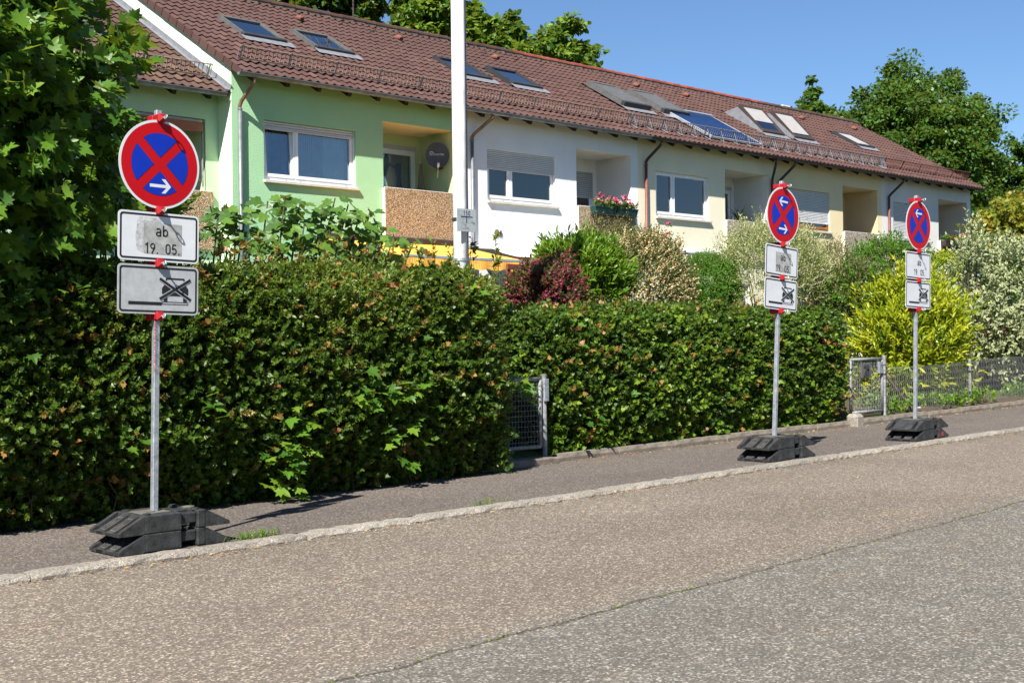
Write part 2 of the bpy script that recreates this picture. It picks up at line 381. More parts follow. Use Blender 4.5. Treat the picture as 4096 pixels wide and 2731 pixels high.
def tilemat(name, a, b):
    t = NT(name).set(0.8, 0, 0.3); v = t.coord('Object'); oi = t.n('ObjectInfo'); g = t.n('NewGeometry')
    c = t.ramp(oi.outputs['Random'], [(0.0, tuple(x * 0.82 for x in a)), (0.5, a), (0.92, b), (1.0, tuple(x * 1.25 for x in b))])
    st = t.noise(2.2, 6, 0.7, g.outputs['Position']); fine = t.noise(30, 4, 0.7, g.outputs['Position'])
    c = t.mix(t.ramp(st, [(0.5, 0.0), (0.75, 0.45)]), c, (0.075, 0.055, 0.042, 1))
    c = t.mix(t.ramp(fine, [(0.68, 0.0), (0.78, 0.5)]), c, (0.24, 0.21, 0.17, 1))
    t.base(c); t.bump(fine, 0.25, 0.006); return t.m
M['tile'] = tilemat('brown_roof_tile', (0.070, 0.035, 0.029), (0.078, 0.040, 0.033))
M['tile_old'] = tilemat('weathered_roof_tile', (0.072, 0.039, 0.030), (0.095, 0.056, 0.038))
M['tile_red'] = tilemat('red_ridge_tile', (0.2, 0.048, 0.032), (0.23, 0.06, 0.038))
M['clay'] = plain('clay_vent', (0.17, 0.062, 0.04), 0.8, var=0.2)
def tile_mesh(name, mat):
    """pan tile 0.2 m wide, laid on the roof plane: x across, y,z already tilted"""
    b = MB(); w, L, n = 0.2, 0.375, 7; prof = []
    for k in range(n):
        f = k / (n - 1); x = -w / 2 + (w + 0.012) * f
        prof.append((x, 0.018 * math.cos(2 * math.pi * (f - 0.68)) + 0.006 * math.cos(4 * math.pi * (f - 0.68))))
    def P(x, s, nn): return (x, s * cP - nn * sP, s * sP + nn * cP)
    lo = [b.V(P(x, 0.0, 0.047 + h)) for x, h in prof]; up = [b.V(P(x, L, 0.018 + h)) for x, h in prof]; lip = [b.V(P(x, 0.006, 0.018 + h)) for x, h in prof]
    for k in range(n - 1): b.fi([lo[k], lo[k + 1], up[k + 1], up[k]]); b.fi([lip[k], lip[k + 1], lo[k + 1], lo[k]])
    me = bpy.data.meshes.new(name); me.from_pydata(b.v, [], b.f); me.materials.append(mat); me.update(); return me, np.array(b.v), b.f
def wall_open(b, x0, x1, z0, z1, ops, y, dep):
    """front wall facing -Y with openings (x0,x1,z0,z1,depth) and their reveals"""
    xs = sorted({x0, x1, *[o[0] for o in ops], *[o[1] for o in ops]}); zs = sorted({z0, z1, *[o[2] for o in ops], *[o[3] for o in ops]})
    for xa, xb in zip(xs, xs[1:]):
        for za, zb in zip(zs, zs[1:]):
            if any(o[0] <= xa and xb <= o[1] and o[2] <= za and zb <= o[3] for o in ops): continue
            b.face([(xa, y, za), (xb, y, za), (xb, y, zb), (xa, y, zb)])
    for o in ops:
        a, c, e, f = o[:4]; d = y + o[4]
        b.face([(a, y, e), (a, y, f), (a, d, f), (a, d, e)]); b.face([(c, y, e), (c, d, e), (c, d, f), (c, y, f)])
        b.face([(a, y, f), (c, y, f), (c, d, f), (a, d, f)]); b.face([(a, y, e), (a, d, e), (c, d, e), (c, y, e)])
def curtain(parent, x0, x1, z0, z1, y, mat, pitch=0.075, amp=0.02, name='curtain'):
    b = MB(); n = int((x1 - x0) / pitch * 4); A = []; rs = random.Random(int(x0 * 100)); ph = 0
    for i in range(n + 1):
        x = x0 + (x1 - x0) * i / n; ph += 2 * math.pi / 4 * rs.uniform(0.7, 1.3); yy = y + amp * math.sin(ph)
        A.append((b.V((x, yy, z0)), b.V((x, yy + amp * 0.2, z1))))
    for (a, c), (d, e) in zip(A, A[1:]): b.fi([a, d, e, c])
    return b.build(name, mat, parent, smooth=True)
def frame_ring(b, x0, x1, z0, z1, y0, y1, w, wb=None):
    wb = wb or w
    b.box(x0, x0 + w, y0, y1, z0, z1); b.box(x1 - w, x1, y0, y1, z0, z1); b.box(x0 + w, x1 - w, y0, y1, z1 - w, z1); b.box(x0 + w, x1 - w, y0, y1, z0, z0 + wb)
def shutter(parent, x0, x1, z0, z1, y, mat, h=0.042, name='roller_shutter', bar=True):
    back = MB(); back.box(x0 + 0.002, x1 - 0.002, y + 0.005, y + 0.008, z0 + 0.002, z1); sh = back.build(name, M['frame_dark'], parent)
    for ga, gb in ((x0 - 0.02, x0 + 0.003), (x1 - 0.003, x1 + 0.02)):
        g = MB(); g.box(ga, gb, y - 0.02, y + 0.02, z0, z1 - 0.001); g.build('guide_rail', mat, sh)
    n = max(1, round((z1 - z0) / h)); h = (z1 - z0) / n
    for k in range(n):
        za = z0 + k * h; b = MB(); hh = h - 0.006
        prof = [(y, za), (y - 0.009, za + 0.2 * hh), (y - 0.011, za + 0.5 * hh), (y - 0.009, za + 0.8 * hh), (y, za + hh), (y + 0.004, za + hh), (y + 0.004, za)]
        b.extr(prof, x0 + 0.004, x1 - 0.004, 'x'); b.build('slat', mat, sh)
    if bar:
        e = MB(); e.bbox(x0 + 0.002, x1 - 0.002, y - 0.014, y + 0.008, z0 - 0.03, z0 + 0.001, 0.004); e.build('end_bar', mat, sh)
        for xx in (x0 + 0.12, x1 - 0.12):
            e = MB(); e.tube([(xx, y - 0.012, z0 - 0.012), (xx, y - 0.035, z0 - 0.012)], 0.014, 8); e.build('stopper', M['pvc'], sh)
    return sh
def window(parent, x0, x1, z0, z1, y, mat, split=0.34, tilt=False, bottom=0.16):
    """two-light window, y = front of frame"""
    b = MB(); frame_ring(b, x0, x1, z0, z1, y, y + 0.07, 0.05, bottom * 0.55); w = b.build('window', mat, parent)
    xm = x0 + (x1 - x0) * split
    m = MB(); m.box(xm - 0.035, xm + 0.035, y - 0.004, y + 0.066, z0 + bottom * 0.5, z1 - 0.048); m.build('mullion', mat, w)
    for (a, c, tl) in ((x0 + 0.035, xm - 0.02, tilt), (xm + 0.02, x1 - 0.035, False)):
        za, zb = z0 + bottom * 0.5, z1 - 0.035; k = 0.085 / (zb - za) if tl else 0
        xf = (lambda X, Y, Z, za=za, k=k: (X, Y + (Z - za) * k, Z))
        s_ = MB(xf); frame_ring(s_, a, c, za, zb, y - 0.014, y + 0.055, 0.062); so_ = s_.build('sash', mat, w)
        p = MB(xf); p.box(a + 0.058, c - 0.058, y + 0.02, y + 0.026, za + 0.058, zb - 0.058); p.build('pane', M['glass'], w)
    for xx in (x0 + 0.13, xm - 0.22, xm + 0.13, x1 - 0.2):
        d = MB(); d.bbox(xx, xx + 0.03, y - 0.006, y + 0.004, z0 + 0.025, z0 + 0.04, 0.002); d.build('drain_cap', M['frame_grey'], w)
    return w
TILE_W, COURSE = 0.2, 0.33
def roof_tiles(roof, xa, xb, y0, z0, mesh, holes, s1=SLOPE_LEN, cover=300):
    me, tv, tf = mesh; nrow = int(s1 / COURSE); ncol = round((xb - xa) / TILE_W); off = wloc(roof); done = 0; V = []; Fc = []; nb = 0
    for r in range(nrow + 1):
        s_ = -0.05 + r * COURSE
        if s_ > s1 - 0.16: break
        for k in range(ncol):
            x = xa + TILE_W / 2 + k * TILE_W
            if any(h[0] - 0.06 < x < h[1] + 0.06 and h[2] - 0.32 < s_ < h[3] - 0.05 for h in holes): continue
            loc = Vector((x, y0 + s_ * cP, z0 + s_ * sP)) + Vector((random.uniform(-.003, .003), random.uniform(-.006, .006), random.uniform(-.002, .003)))
            if done < cover:
                o = link(bpy.data.objects.new('tile', me), roof); o.location = loc - off; o.rotation_euler = (random.uniform(-.008, .008), random.uniform(-.01, .01), random.uniform(-.008, .008)); done += 1
            else:
                V.append(tv + np.array((loc - off)[:])); Fc += [[i + nb for i in f] for f in tf]; nb += len(tv)
    if V:
        m2 = bpy.data.meshes.new('upper_tiles'); m2.from_pydata(np.concatenate(V).tolist(), [], Fc); m2.materials.append(me.materials[0]); m2.update()
        o = link(bpy.data.objects.new('upper_tiles', m2), roof); o['kind'] = 'stuff'
def skylight(parent, xf, x0, x1, s0, s1, n0=0.1, n1=None, frame='frame_grey', front='frame_dark', glass='roofglass', blind=None, cheek=False, lead='flash', name='skylight', up=0.0):
    n1 = n0 if n1 is None else n1
    X2 = lambda X, s, n: xf(X, s, n + (n0 + (n1 - n0) * (s - s0) / (s1 - s0)))
    b = MB(X2); w = 0.075
    b.box(x0, x0 + w, s0, s1, -0.14, 0.0); b.box(x1 - w, x1, s0, s1, -0.14, 0.0); b.box(x0 + w, x1 - w, s1 - w * 1.5, s1, -0.14, 0.012)
    sk = b.build(name, M[frame], parent)
    b = MB(X2); b.bbox(x0 - 0.004, x1 + 0.004, s0 - 0.03, s0 + 0.1, -0.12, 0.012, 0.008); b.build('bottom_frame', M[front], sk)
    b = MB(X2); b.box(x0 + w, x1 - w, s0 + 0.09, s1 - w * 1.5, -0.025, -0.018); b.build('pane', M[glass], sk)
    b = MB(X2); b.box(x0 + w * 0.6, x1 - w * 0.6, s0 + 0.05, s1 - w, -0.6, -0.55); b.build('room_shade', M['room'], sk)
    for (a, c) in ((x0 + 0.002, x0 + 0.05), (x1 - 0.05, x1 - 0.002)):
        b = MB(X2); b.box(a, c, s0 + 0.05, s1 - 0.05, 0.002, 0.014); b.build('cover_strip', M[frame], sk)
    b = MB(xf); n = 12; pts = [(x0 - 0.06 + (x1 - x0 + 0.2) * i / n) for i in range(n + 1)]
    for i in range(n):
        sa = s0 - 0.22 - (0.03 if i % 2 else 0); sb = s0 - 0.22 - (0.03 if (i + 1) % 2 else 0)
        b.face([(pts[i], sa, 0.062), (pts[i + 1], sb, 0.062), (pts[i + 1], s0, 0.085), (pts[i], s0, 0.085)])
    b.build('apron', M[lead], sk)
    if blind:
        b = MB(X2); b.box(x0 + w, x1 - w, s0 + blind[0] * (s1 - s0), s1 - w * 1.5, -0.014, -0.006); b.build('blind', M[blind[1]], sk)
    if cheek:
        for X in (x0 - 0.012, x1 + 0.012):
            b = MB(xf); b.face([(X, s0, 0.02), (X, s1 + 0.45, 0.02), (X, s1, n1 - 0.1), (X, s0, n0 - 0.02)]); b.build('cheek', M['flash'], sk)
    return sk
def snow_guard(parent, xf, xa, xb, mat, bmat, step, s=0.62, h=0.24, strut=False):
    b = MB(xf)
    for n in (0.09, 0.09 + h): b.tube([(xa, s, n), (xb, s, n)], 0.013, 5)
    n = int((xb - xa) / 0.095)
    for i in range(n + 1):
        x = xa + (xb - xa) * i / n; b.tube([(x, s, 0.09), (x, s, 0.09 + h)], 0.008, 4, caps=False)
    g = b.build('snow_guard', mat, parent)
    k = max(1, round((xb - xa) / step))
    for i in range(k + 1):
        x = xa + 0.05 + (xb - xa - 0.1) * i / k; c = MB(xf)
        c.box(x - 0.018, x + 0.018, s - 0.012, s - 0.002, -0.0, 0.11 + h)
        if strut: c.box(x - 0.012, x + 0.012, s - 0.28, s - 0.01, 0.055, 0.07); c.tube([(x, s - 0.27, 0.06), (x, s - 0.012, 0.07 + h * 0.9)], 0.008, 4)
        c.build('bracket', bmat, g)
    return g
def gutter(parent, xa, xb, y, z, mat, r=0.068):
    b = MB(); n = 8; A = []; Bq = []
    for k in range(n + 1):
        a = math.pi + math.pi * k / n; A.append((math.cos(a) * r, math.sin(a) * r))
    poly = A + [(x * 0.9, q * 0.9 + 0.0) for x, q in A[::-1]]
    b.extr([(y + px, z + pz) for px, pz in poly], xa, xb, 'x')
    b.extr([(y + px, z + pz) for px, pz in A], xa, xa + 0.004, 'x'); b.extr([(y + px, z + pz) for px, pz in A], xb - 0.004, xb, 'x')
    b.tube([(xa, y - r, z + 0.004), (xb, y - r, z + 0.004)], 0.009, 6)
    g = b.build('gutter', mat, parent)
    for i in range(int((xb - xa) / 0.74) + 1):
        x = xa + 0.3 + i * 0.74
        if x > xb - 0.05: break
        c = MB(); c.extr([(y + px * 1.06, z + pz * 1.06) for px, pz in A] + [(y + px, z + pz) for px, pz in A[::-1]], x - 0.014, x + 0.014, 'x'); c.build('gutter_bracket', mat, g)
    return g
def downpipe(parent, x, y, z0, z1, gx, gy, gz, mat, topmat, r=0.04):
    b = MB(); b.tube([(x, y, z0), (x, y, z1)], r, 12); p = b.build('downpipe', mat, parent, smooth=True)
    b = MB(); b.tube([(x, y, z1 - 0.06), (x, y, z1 + 0.04), (x + (gx - x) * 0.12, y + (gy - y) * 0.12, z1 + 0.12), (gx, gy, gz - 0.1), (gx, gy, gz)], r * 0.97, 12); b.build('swan_neck', topmat, p, smooth=True)
    for z in (z1 - 0.05, z0 + 1.2):
        c = MB(); c.tube([(x, y, z), (x, y, z + 0.035)], r + 0.007, 12); c.build('pipe_clip', mat, p)
    return p
WZ0, WZ1, BZ1, PZ0, PZ1, FZ = 4.777, 5.967, 6.257, 3.73, 4.857, 3.9
TILES = tile_mesh('tile', M['tile']); TILES_OLD = tile_mesh('tile_old', M['tile_old'])
def ridge(roof, xa, xb, y, z, mat):
    b = MB(); n = 6; off = wloc(roof); A = [(0.12 * math.cos(math.pi * k / n), 0.1 * math.sin(math.pi * k / n)) for k in range(n + 1)]
    for i, (x, r) in enumerate(((0.0, 1.0), (0.36, 0.93), (0.361, 1.06), (0.395, 1.06))):
        for px, pz in A: b.V((x, px * r, pz * r))
    for q in range(3):
        for k in range(n): b.fi([q * (n + 1) + k, q * (n + 1) + k + 1, (q + 1) * (n + 1) + k + 1, (q + 1) * (n + 1) + k])
    me = bpy.data.meshes.new('ridge_tile'); me.from_pydata(b.v, [], b.f); me.materials.append(mat); me.update()
    k = round((xb - xa) / 0.36)
    for i in range(k):
        o = link(bpy.data.objects.new('ridge_tile', me), roof); o.location = Vector((xa + (xb - xa) * i / k, y, z + random.uniform(-.006, .006))) - off; o.scale = ((xb - xa) / k / 0.36, 1, 1)
    c = MB(); c.box(xa, xb, y - 0.1, y + 0.1, z - 0.06, z + 0.012); c.build('ridge_mortar', M['border'], roof)
def house(i, label, wallc, recess, cfg):
    xa = X0 + 6 * i; xb = xa + 6; left = cfg.get('left'); y = D + (0.49 if left else 0)
    EA = EAVE_L if left else EAVE; xf = roof_xf(*EA)
    h = empty('terraced_house', (xa, y, GZ), label, 'house', 'houses of the terrace')
    dz = -0.34 if left else 0.0
    wx0, wx1, bx0, bx1 = xa + 0.72, xa + 2.97, xa + 3.70, xa + 5.725
    if left: wx0, wx1, bx0, bx1 = xa + 0.5, xa + 1.6, xa + 2.4, xa + 5.71
    topw = EA[1] + (y - EA[0]) * 0.578 - 0.06; wz0, wz1, bz1 = WZ0 + dz, WZ1 + dz, BZ1 + dz
    gw = (xa + 1.2, xa + 4.8, 1.0, 3.1, 0.12)                       # garden window on the ground floor, behind the hedges
    b = MB(); wall_open(b, xa, xb, GZ - 1.2, topw, [(wx0, wx1, wz0, wz1, 0.13), (bx0, bx1, FZ + dz, bz1, 0.002), gw], y, 0.13)
    wm = plaster('plaster_' + cfg['n'], wallc, cfg.get('bump', 0.5)); rm = plaster('recess_plaster_' + cfg['n'], recess, 0.25)
    wall = b.build('wall', wm, h)
    b = MB(); b.face([(xa, 31.3, GZ - 1.2), (xb, 31.3, GZ - 1.2), (xb, 31.3, topw), (xa, 31.3, topw)]); b.build('rear_wall', wm, h)
    # loggia recess: ceiling, side walls, rear wall with the balcony door
    Yb = y + 1.19; b = MB(); zf, zc = FZ + dz, bz1 + 0.003
    b.face([(bx0 - .003, y + .003, zf), (bx0 - .003, Yb, zf), (bx0 - .003, Yb, zc), (bx0 - .003, y + .003, zc)]); b.face([(bx1 + .003, y + .003, zf), (bx1 + .003, Yb, zf), (bx1 + .003, Yb, zc), (bx1 + .003, y + .003, zc)])
    b.face([(bx0, y + .003, zf), (bx1, y + .003, zf), (bx1, Yb, zf), (bx0, Yb, zf)])
    dx0, dx1, dzt = bx0 + 0.1, bx1 - 0.14, 5.93 + dz
    wall_open(b, bx0 - .003, bx1 + .003, zf, zc, [(dx0, dx1, zf + 0.05, dzt, 0.1)], Yb, 0.1)
    b.build('loggia', rm, h)
    b = MB(); b.face([(bx0 - .003, y + .003, zc), (bx1 + .003, y + .003, zc), (bx1 + .003, Yb, zc), (bx0 - .003, Yb, zc)]); b.build('loggia_ceiling', plaster('ceiling_' + cfg['n'], cfg['ceil'], 0.2), h)
    # balcony door
    dm = M[cfg.get('door', 'pvc')]; b = MB(); frame_ring(b, dx0, dx1, zf + 0.05, dzt, Yb + 0.03, Yb + 0.1, 0.07); dr = b.build('balcony_door', dm, h)
    xm = (dx0 + dx1) / 2 - 0.1
    for (a, c) in ((dx0 + 0.06, xm), (xm, dx1 - 0.06)):
        b = MB(); frame_ring(b, a, c, zf + 0.1, dzt - 0.06, Yb + 0.02, Yb + 0.08, 0.06); b.build('sash', dm, dr)
        b = MB(); b.box(a + 0.055, c - 0.055, Yb + 0.045, Yb + 0.052, zf + 0.155, dzt - 0.115); b.build('pane', M['glass'], dr)
    if cfg.get('door_shutter'): shutter(h, dx0 + 0.02, dx1 - 0.02, 5.28 + dz, dzt, Yb + 0.012, M['shutter_grey'], 0.05)
    else:
        b = MB(); b.box(dx0 - 0.02, dx1 + 0.02, Yb - 0.006, Yb + 0.03, dzt - 0.002, dzt + 0.09); b.build('shutter_box', M['shutter_grey' if not left else 'shutter_grey'], h)
        curtain(h, dx0 + 0.3, dx1 - 0.05, zf + 0.1, dzt - 0.05, Yb + 0.2, M['curtain'], 0.09)
    # parapet
    pm = cfg['agg']; b = MB(); pz0, pz1 = PZ0 + dz, PZ1 + dz; px0, px1 = bx0 - 0.035, (xb - 0.2 if not left else xb - 0.18)
    b.box(px0 + 0.012, px1, y - 0.085, y - 0.02, pz0, pz1 - 0.012); par = b.build('parapet', pm, h)
    b = MB(); b.box(px0, px0 + 0.0115, y - 0.085, y + 0.03, pz0, pz1); b.box(px0, px1, y - 0.079, y - 0.002, pz1 - 0.0115, pz1); b.box(px0 + 0.012, px1, y - 0.0195, y + 0.03, pz0, pz1 - 0.012); b.build('parapet_slab', plain('parapet_concrete_' + cfg['n'], cfg.get('slab', (0.6, 0.58, 0.54)), 0.9, var=0.12), par)
    # window
    if not left:
        wmat = M[cfg.get('wmat', 'pvc')]; yf = y + 0.075
        window(h, wx0 + 0.015, wx1 - 0.015, wz0 + 0.004, wz1 - 0.004, yf, wmat, tilt=cfg.get('tilt', False))
        for sx in (wx0, wx1 - 0.03):
            b = MB(); b.box(sx, sx + 0.03, y + 0.045, y + 0.074, wz0 + 0.004, wz1 - 0.004); b.build('shutter_rail', wmat, h)
        if cfg['shut'] > 0: shutter(h, wx0 + 0.03, wx1 - 0.03, wz1 - cfg['shut'], wz1 - 0.003, y + 0.055, M['shutter'], cfg.get('slat', 0.043))
        b = MB(); b.bbox(wx0 - 0.02, wx1 + 0.06, y - 0.07, y + 0.08, wz0 - 0.055, wz0 + 0.003, 0.006); b.build('window_sill', M['sill'], h)
        if cfg.get('curt'):
            for (a, c, mt, pt) in cfg['curt']: curtain(h, wx0 + a, wx0 + c, wz0 + 0.05, wz1 - 0.02, y + 0.22, M[mt], pt)
    b = MB(); b.box(xa + 0.15, xb - 0.15, Yb + 2.6, Yb + 2.65, GZ, topw); b.box(xa + 0.1, xb - 0.1, y + 0.3, Yb + 2.6, 3.55, 3.6); b.build('inner_wall', M['room'], h)
    b = MB(); frame_ring(b, gw[0], gw[1], gw[2], gw[3], y + 0.06, y + 0.12, 0.08); b.box((gw[0] + gw[1]) / 2 - 0.05, (gw[0] + gw[1]) / 2 + 0.05, y + 0.062, y + 0.118, gw[2] + 0.08, gw[3] - 0.08); tw = b.build('terrace_window', M['pvc'], h)
    b = MB(); b.box(gw[0] + 0.07, gw[1] - 0.07, y + 0.085, y + 0.092, gw[2] + 0.07, gw[3] - 0.07); b.build('pane', M['glass'], tw)
    # roof
    b = MB(xf); ra, rb = xa + (0 if i == 0 else 0.0) - (0.05 if i == 0 else 0), xb + (0.1 if i == 4 else 0) - (0.02 if left else 0)
    b.box(ra, rb, 0.0, SLOPE_LEN, -0.06, -0.002); roof = b.build('roof', M['wood_dark'], h)
    yr, zr = EA[0] + SLOPE_LEN * cP, EA[1] + SLOPE_LEN * sP
    b = MB(); b.face([(ra, yr, zr), (rb, yr, zr), (rb, 2 * yr - EA[0], EA[1]), (ra, 2 * yr - EA[0], EA[1])]); b.build('rear_slope', M['tile'], roof)
    roof_tiles(roof, ra, rb, EA[0], EA[1], TILES_OLD if left else TILES, cfg['holes'])
    for (ga, gb, gm) in cfg['ridge']: ridge(roof, ga, gb, yr, zr + 0.06, M[gm])
    for k in range(8):
        x = xa + 0.35 + k * 0.755; b = MB(xf); b.box(x - 0.045, x + 0.045, 0.06, 0.75, -0.19, -0.062); b.build('rafter', M['wood_dark'], roof)
    gutter(h, xa - (0.12 if i == 0 else 0) + (0.0 if not left else 0), xb + (0.1 if i == 4 else 0) - (0.1 if left else 0.002), EA[0] - 0.035, EA[1] - 0.025, M[cfg['gut']])
    for (a, c, mt, bm, st, strut) in cfg['guard']: snow_guard(h, xf, a, c, M[mt], M[bm], st, strut=strut)
    for kw in cfg['sky']: skylight(h, xf, **kw)
    for X in cfg['vents']:
        b = MB(xf); b.tube([(X, 4.95, 0.02), (X, 4.86, 0.09), (X, 4.72, 0.115)], 0.075, 10, r2=0.062); b.build('vent_pipe', M['clay'], roof, smooth=True)
        b = MB(xf); b.tube([(X, 4.7205, 0.115), (X, 4.7185, 0.1155)], 0.05, 10); b.build('vent_mouth', M['black'], roof)
    for k in range(5):
        X = xa + 0.5 + k * 1.25; b = MB(xf); b.tube([(X, 4.62 + 0.5, 0.05), (X, 4.5 + 0.5, 0.12), (X, 4.44 + 0.5, 0.17)], 0.012, 5); b.build('roof_hook', M['frame_brown'], roof)
    for a in cfg['pipes']: downpipe(h, *a)
    return h, roof, xf
AG1, AG2, AG3 = aggregate('brown_pebble_concrete', (0.46, 0.31, 0.175)), aggregate('beige_pebble_concrete', (0.47, 0.36, 0.22)), aggregate('grey_pebble_concrete', (0.5, 0.43, 0.35))
gy, gz = EAVE[0] - 0.03, EAVE[1] - 0.06
std = dict(s0=2.42, s1=3.58, n0=0.12)
H = []
H.append(house(-1, 'pale green terraced house, lower and set back, with a terracotta awning in its loggia', (0.50, 0.66, 0.43), (0.50, 0.60, 0.36), dict(n='left', left=True, ceil=(0.6, 0.6, 0.5), agg=AG1, holes=[(10.85, 11.85, 2.6, 4.0)], ridge=[(7.5, 13.5, 'tile_old')], gut='zinc', guard=[(7.7, 13.42, 'steel_rust', 'steel', 1.35, False)], sky=[dict(x0=10.85, x1=11.85, s0=2.62, s1=3.95, n0=0.12)], vents=[], pipes=[])))
H.append(house(0, 'mint green terraced house with a tilted window and a satellite dish in its loggia', (0.37, 0.62, 0.36), (0.5, 0.6, 0.34), dict(n='green', ceil=(0.78, 0.66, 0.46), agg=AG1, slab=(0.75, 0.72, 0.68), holes=[(14.88, 15.95, 2.42, 3.58), (16.74, 17.76, 2.42, 3.58)], ridge=[(13.55, 19.55, 'tile')], gut='zinc', tilt=True, shut=0.15, bump=0.9,
    curt=[(0.04, 0.25, 'curtain', 0.1), (0.25, 0.68, 'curtain_dark', 0.05), (0.8, 1.55, 'curtain_dark', 0.05), (1.55, 2.2, 'curtain', 0.11)], guard=[(13.75, 19.53, 'steel_rust', 'steel', 1.2, False)], sky=[dict(x0=14.88, x1=15.95, **std), dict(x0=16.74, x1=17.76, **std)], vents=[20.75 - 3.0 + 0.0, ], pipes=[(13.70, D - 0.07, 0.9, 6.12, 13.80, gy, gz, M['zinc'], M['copper'])])))
H.append(house(1, 'white terraced house with half-lowered shutter and flower boxes on its balcony', (0.80, 0.81, 0.82), (0.78, 0.76, 0.72), dict(n='white', ceil=(0.8, 0.78, 0.72), agg=AG2, slab=(0.8, 0.8, 0.8), holes=[(20.93, 21.98, 2.42, 3.58), (22.70, 23.76, 2.42, 3.58)], ridge=[(19.56, 25.5, 'tile')], gut='zinc', shut=0.43, door_shutter=True, bump=0.35,
    curt=[(0.04, 0.68, 'curtain', 0.09), (0.78, 2.2, 'curtain', 0.1)], guard=[(19.56, 25.3, 'steel_rust', 'steel', 1.2, False)], sky=[dict(x0=20.93, x1=21.98, frame='frame_dark', **std), dict(x0=22.70, x1=23.76, frame='frame_dark', **std)], vents=[20.75, 24.1], pipes=[(19.76, D - 0.07, 0.9, 6.12, 20.05, gy, gz, M['zinc'], M['copper'])])))
H.append(house(2, 'cream terraced house with blue solar collector on the roof and yucca on its balcony', (0.78, 0.73, 0.56), (0.72, 0.73, 0.70), dict(n='cream', ceil=(0.72, 0.71, 0.66), agg=AG3, slab=(0.74, 0.7, 0.62), holes=[(26.68, 27.8, 2.2, 3.75), (28.36, 29.5, 2.2, 3.75)], ridge=[(25.52, 31.55, 'tile_red')], gut='gutter_brown', shut=0.0, bump=0.35,
    curt=[(0.03, 0.7, 'curtain', 0.12), (0.78, 2.2, 'curtain_dark', 0.07)], guard=[(25.35, 31.55, 'steel_dull', 'steel', 0.62, True)], sky=[dict(x0=26.68, x1=27.8, s0=2.2, s1=3.75, n0=0.2, blind=(0.08, 'frame_grey')), dict(x0=28.36, x1=29.5, s0=2.2, s1=3.75, n0=0.2, blind=(0.08, 'frame_grey'))], vents=[29.9], pipes=[(25.82, D - 0.07, 0.9, 6.1, 26.0, gy, gz, M['pipe_brown'], M['gutter_brown']), (31.42, D - 0.07, 0.9, 6.05, 31.1, gy, gz, M['pipe_brown'], M['gutter_brown'])])))
H.append(house(3, 'beige terraced house with brown wooden window under a lowered shutter', (0.74, 0.63, 0.40), (0.66, 0.52, 0.30), dict(n='beige', ceil=(0.68, 0.6, 0.45), agg=AG3, slab=(0.74, 0.7, 0.62), holes=[(32.95, 34.15, 2.05, 3.7), (34.65, 35.8, 2.05, 3.7)], ridge=[(31.56, 37.5, 'tile_red')], gut='gutter_brown', shut=0.93, slat=0.046, wmat='wood_frame', door='wood_brown', bump=0.3,
    guard=[(31.56, 37.5, 'steel_dull', 'steel', 0.62, True)], sky=[dict(x0=32.95, x1=34.1, s0=2.07, s1=3.28, n0=0.13, n1=0.5, frame='frame_brown', front='frame_brown', cheek=True, blind=(0.4, 'blind')), dict(x0=34.65, x1=35.75, s0=2.07, s1=3.28, n0=0.13, n1=0.5, frame='frame_brown', front='frame_brown', cheek=True, blind=(0.16, 'blind'))], vents=[32.3], pipes=[(31.78, D - 0.07, 0.9, 6.05, 32.05, gy, gz, M['pipe_brown'], M['gutter_brown'])])))
H.append(house(4, 'pale grey terraced house at the end of the row with its shutter closed', (0.70, 0.70, 0.68), (0.62, 0.58, 0.50), dict(n='grey', ceil=(0.66, 0.62, 0.55), agg=AG3, slab=(0.72, 0.7, 0.66), holes=[(39.1, 40.12, 2.55, 3.72)], ridge=[(37.5, 43.66, 'tile_old')], gut='gutter_brown', shut=1.12, slat=0.046, bump=0.3,
    guard=[(37.52, 37.7, 'steel_dull', 'steel', 0.62, True), (37.75, 43.5, 'pipe_brown', 'pipe_brown', 1.1, False)], sky=[dict(x0=39.1, x1=40.12, s0=2.55, s1=3.72, n0=0.12, frame='frame_dark', blind=(0.1, 'blind'))], vents=[38.7, 42.1], pipes=[(37.9, D - 0.07, 0.9, 6.05, 38.2, gy, gz, M['pipe_brown'], M['gutter_brown'])])))
HL, HG, HW, HC, HB, HE = H
# gable walls, verges and flashing
def gable(hh, X, mat, side):
    EA = EAVE; yr, zr = EA[0] + SLOPE_LEN * cP, EA[1] + SLOPE_LEN * sP - 0.09; t0 = EA[1] + (D - EA[0]) * 0.578 - 0.06
    b = MB(); b.face([(X, D, GZ - 1.2), (X, D, t0), (X, yr, zr), (X, 31.3, t0), (X, 31.3, GZ - 1.2)]); b.build('gable_wall', mat, hh)
gable(HG[0], X0 - 0.001, HG[0].children[0].data.materials[0], -1); gable(HE[0], X0 + 30.001, HE[0].children[0].data.materials[0], 1)
M['gable'] = plaster('pale_green_gable_plaster', (0.66, 0.80, 0.55), 0.5)
for o in HG[0].children:
    if o.name.startswith('gable_wall'): o.data.materials[0] = M['gable']
for (hh, roof, xf, X) in ((HG[0], HG[1], HG[2], X0 - 0.075), (HE[0], HE[1], HE[2], X0 + 30.105)):
    for k in range(17):
        b = MB(xf); s_ = -0.04 + k * 0.34; b.box(X, X + 0.028, s_, s_ + 0.36, -0.07 - 0.002 * k % 0.01, 0.066 - 0.012); b.build('verge_tile', M['tile'], roof)
b = MB(HL[2]); b.box(X0 - 0.1, X0 - 0.012, -0.02, SLOPE_LEN, 0.06, 0.075); b.box(X0 - 0.014, X0 - 0.004, -0.02, SLOPE_LEN, 0.0755, 0.17); b.build('wall_flashing', M['flash'], HL[1])
